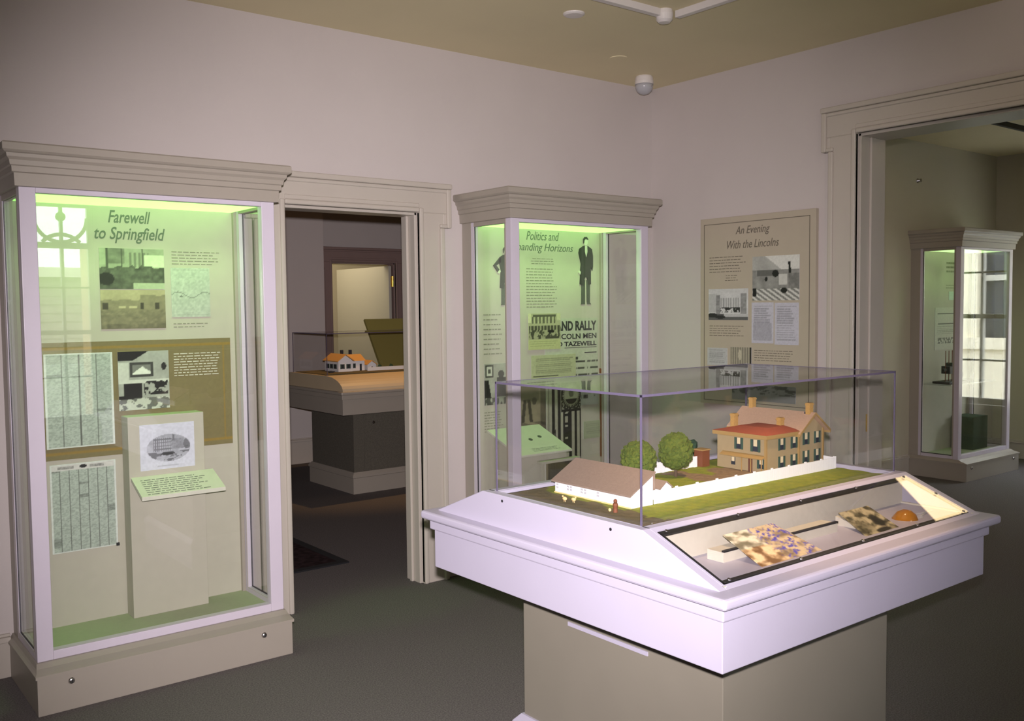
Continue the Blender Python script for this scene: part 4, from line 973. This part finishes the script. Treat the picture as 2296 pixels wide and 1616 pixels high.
MB().prism([(-2.69, G0), (-2.64, G0), (-2.64, 1.024), (-2.665, 1.041), (-2.69, 1.024)], 'y', -2.57, -2.525).build('wall', 'modelwhite', s3)
rr = MB()
for q in (-1, 1): rr.loops([[(-2.665+q*0.029, y, 1.021), (-2.665, y, 1.042), (-2.665, y, 1.045), (-2.665+q*0.029, y, 1.024)] for y in (-2.574, -2.521)])
rr.build('roof', 'roofgrey', s3)
def fence(name, segs, label):
    E = thing(name, (*segs[0][0], G), label, 'model fence', 'white model fences')
    for (ax, ay), (bx_, by_) in segs:
        L = math.hypot(bx_-ax, by_-ay); n = int(L/0.0105); m = MB(); d = ((bx_-ax)/L, (by_-ay)/L); nn = (-d[1], d[0])
        for i in range(n):
            t = i*L/n; w = L/n-0.0006; z1_ = 1.024 if i % 9 else 1.028
            p = (ax+d[0]*t, ay+d[1]*t); q = (p[0]+d[0]*w, p[1]+d[1]*w); th = 0.0022 if i % 9 else 0.0036
            m.loops([[(p[0], p[1], z), (q[0], q[1], z), (q[0]+nn[0]*th, q[1]+nn[1]*th, z), (p[0]+nn[0]*th, p[1]+nn[1]*th, z)] for z in (G0, z1_)])
        m.build('boards', 'modelwhite', E)
fence('model_fence', [((-2.735, -2.588), (-1.785, -2.588)), ((-1.785, -2.588), (-1.775, -2.53))], 'long white board model fence in front of the tan house')
fence('model_fence', [((-2.735, -2.235), (-2.13, -2.235))], 'white model fence along the back of the yard behind the trees')
def tree(x, y, r, h, seed, label):
    E = thing('model_tree', (x, y, G), label, 'model tree', 'round green model trees')
    MB().cyl((x, y, G0), (x, y, G+0.05), 0.006, 0.004, n=8).build('trunk', 'bark', E)
    b = MB(); rnd = random.Random(seed)
    b.blob((x, y, G+h*0.56), r*0.88, r*0.88, h*0.41, seed, 0.06, sub=3)
    for i in range(210):
        a = rnd.uniform(0, 2*PI); p = rnd.uniform(-0.85, 0.95); q = math.sqrt(1-p*p)
        b.blob((x+math.cos(a)*q*r*0.78, y+math.sin(a)*q*r*0.78, G+h*0.56+p*h*0.36), r*0.2, r*0.2, r*0.18, seed+i, 0.3, sub=1)
    b.build('foliage', 'leaf', E)
tree(-2.536, -2.33, 0.064, 0.150, 5, 'left of the two round green model trees, behind the barn roof')
tree(-2.342, -2.32, 0.064, 0.158, 9, 'right of the two round green model trees, nearer the house')
o = MB().blob((-2.17, -2.215, G+0.012), 0.02, 0.02, 0.016, 3, 0.2).blob((-2.115, -2.19, 1.05), 0.03, 0.02, 0.03, 4, 0.2).blob((-2.115, -2.19, 1.005), 0.02, 0.02, 0.03, 6, 0.2).build('model_shrub', 'leafd'); tag(o, 'dark green model shrub behind the rear corner of the tan house', 'model shrub')
for x, y, s, w in ((-2.912, -2.383, -1, 'left'), (-2.9, -2.41, 1, 'right')):
    o = MB().blob((x, y, G+0.010), 0.0055, 0.009, 0.006, 2, 0.05).blob((x, y-s*0.009, G+0.016), 0.003, 0.003, 0.003, 2, 0.05).cyl((x, y-0.003, G), (x, y-0.003, G+0.008), 0.001, n=5).cyl((x, y+0.003, G), (x, y+0.003, G+0.008), 0.001, n=5).build('model_chicken', 'straw')
    tag(o, 'tiny yellow model hen on the bare soil, %s of the pair' % w, 'model hen', 'tiny hens on the soil')
pf = thing('model_figure', (-2.9, -2.59, G), 'tiny brown standing figure by the near corner of the barn', 'model figure')
MB().rev((-2.9, -2.59, G), [(0.007, 0), (0.006, 0.012), (0.0075, 0.020), (0.007, 0.026), (0.003, 0.028)], n=12).build('body', 'rust', pf)
MB().blob((-2.9, -2.59, G+0.033), 0.006, 0.006, 0.006, 1, 0.05).build('head', 'rust', pf)
tag(MB().blob((-2.905, -2.572, G+0.005), 0.004, 0.005, 0.005, 1, 0.1).build('model_basket', 'straw'), 'tiny orange speck of a basket beside the brown figure', 'model basket')

# ---------------------------------------------------------------- far table model
Z2 = 1.0125
tag(MB().box(-1.07, 0.13, 2.74, 3.36, Z2, 1.0185).build('far_yard_base', 'soil'), 'flat ground board under the small white house model on the far table', 'model ground')
Z2 += 0.0058
h2 = thing('model_house', (-0.7, 3.1, Z2), 'white model house with orange roof on the far table', 'model house')
MB().box(-0.84, -0.70, 2.99, 3.25, Z2, 1.115).prism([(-0.84, 1.115), (-0.70, 1.115), (-0.77, 1.165)], 'y', 2.99, 3.25).box(-0.70, -0.56, 3.02, 3.2, Z2, 1.11).build('wall', 'modelwhite', h2)
b = MB()
for q in (-1, 1): b.loops([[(-0.77+q*0.085, y, 1.108), (-0.77, y, 1.168), (-0.77, y, 1.175), (-0.77+q*0.085, y, 1.115)] for y in (2.975, 3.265)])
b.prism([(3.01, 1.108), (3.21, 1.108), (3.11, 1.165)], 'x', -0.73, -0.55); b.build('roof', 'rooforange', h2)
for x, y in ((-0.72, 3.15), (-0.65, 3.12)): MB().box(x-0.012, x+0.012, y-0.01, y+0.01, 1.15, 1.205).build('chimney', 'pane', h2)
for x in (-0.80, -0.74): win(h2, ('y', 2.99), x, 0, 0.022, 0.04, 1.045, blind=False)
for x in (-0.665, ): win(h2, ('y', 3.02), x, 0, 0.014, 0.04, 1.045, blind=False)
for y in (3.05, 3.12, 3.19): win(h2, ('x', -0.84), y, 0, 0.03, 0.04, 1.045, blind=False)
MB().box(-0.61, -0.59, 3.018, 3.0205, Z2, 1.08).build('door', 'pane', h2)
h3 = thing('model_shed', (-0.49, 3.08, Z2), 'small white model shed with orange roof beside the far model house', 'model shed')
MB().box(-0.53, -0.44, 3.02, 3.12, Z2, 1.07).prism([(-0.53, 1.07), (-0.44, 1.07), (-0.485, 1.10)], 'y', 3.02, 3.12).build('wall', 'modelwhite', h3)
MB().loops([[(-0.54, y, 1.065), (-0.485, y, 1.103), (-0.43, y, 1.065), (-0.43, y, 1.07), (-0.485, y, 1.108), (-0.54, y, 1.07)] for y in (3.01, 3.13)]).build('roof', 'rooforange', h3)
MB().box(-0.49, -0.475, 3.0185, 3.021, 1.03, 1.05).build('window', 'pane', h3)
tag(MB().box(-0.58, 0.10, 2.93, 2.936, Z2, 1.05).build('model_fence', 'modelwhite'), 'white model fence in front of the far model house', 'model fence')
for x, w in ((-0.42, 'left'), (-0.30, 'right')): tag(MB().blob((x, 2.99, Z2+0.03), 0.018, 0.015, 0.022, 3, 0.2).cyl((x, 2.99, Z2), (x, 2.99, Z2+0.03), 0.003, n=6).build('model_shrub', 'leafd'), 'tiny dark model shrub behind the far white fence, %s of two' % w, 'model shrub', 'dark shrubs on the far model')
tag(MB().blob((-0.93, 2.95, Z2+0.008), 0.03, 0.012, 0.010, 3, 0.2).build('model_woodpile', 'pane'), 'tiny dark heap at the left of the far model yard', 'model heap')
bk = thing('green_lectern', (0.45, 4.25, 0), 'slanted olive board on a stand behind the far table', 'lectern')
MB().box(0.30, 0.62, 4.2, 4.3, 0, 0.95).build('post', 'felt', bk); MB().prism([(4.12, 0.92), (4.42, 1.42), (4.40, 1.44), (4.09, 0.94)], 'x', 0.08, 0.95).build('board', 'ooo', bk) if False else None
M['olive'] = mat('olive_board', (0.36, 0.31, 0.09), 0.5)
MB().prism([(4.12, 0.95), (4.45, 1.45), (4.43, 1.465), (4.09, 0.97)], 'x', 0.24, 0.98).build('board', 'olive', bk)
MB().box(0.55, 0.72, 4.10, 4.14, 1.02, 1.05).build('red_handle', 'redp', bk, label='red handle')
# rug beyond the left doorway
rg = thing('rug', (-2.6, 1.6, 0), 'dark rug with black border on the carpet beyond the left doorway', 'rug')
MB().box(-3.2, -2.075, 0.715, 2.3, 0.0005, 0.008).build('pile', 'rug', rg); b = MB()
b.box(-3.25, -2.02, 0.66, 0.715, 0.0005, 0.0095).box(-3.25, -2.02, 2.3, 2.355, 0.0005, 0.0095).box(-2.075, -2.02, 0.715, 2.3, 0.0005, 0.0095).box(-3.25, -3.2, 0.715, 2.3, 0.0005, 0.0095); b.build('border', 'rugedge', rg)
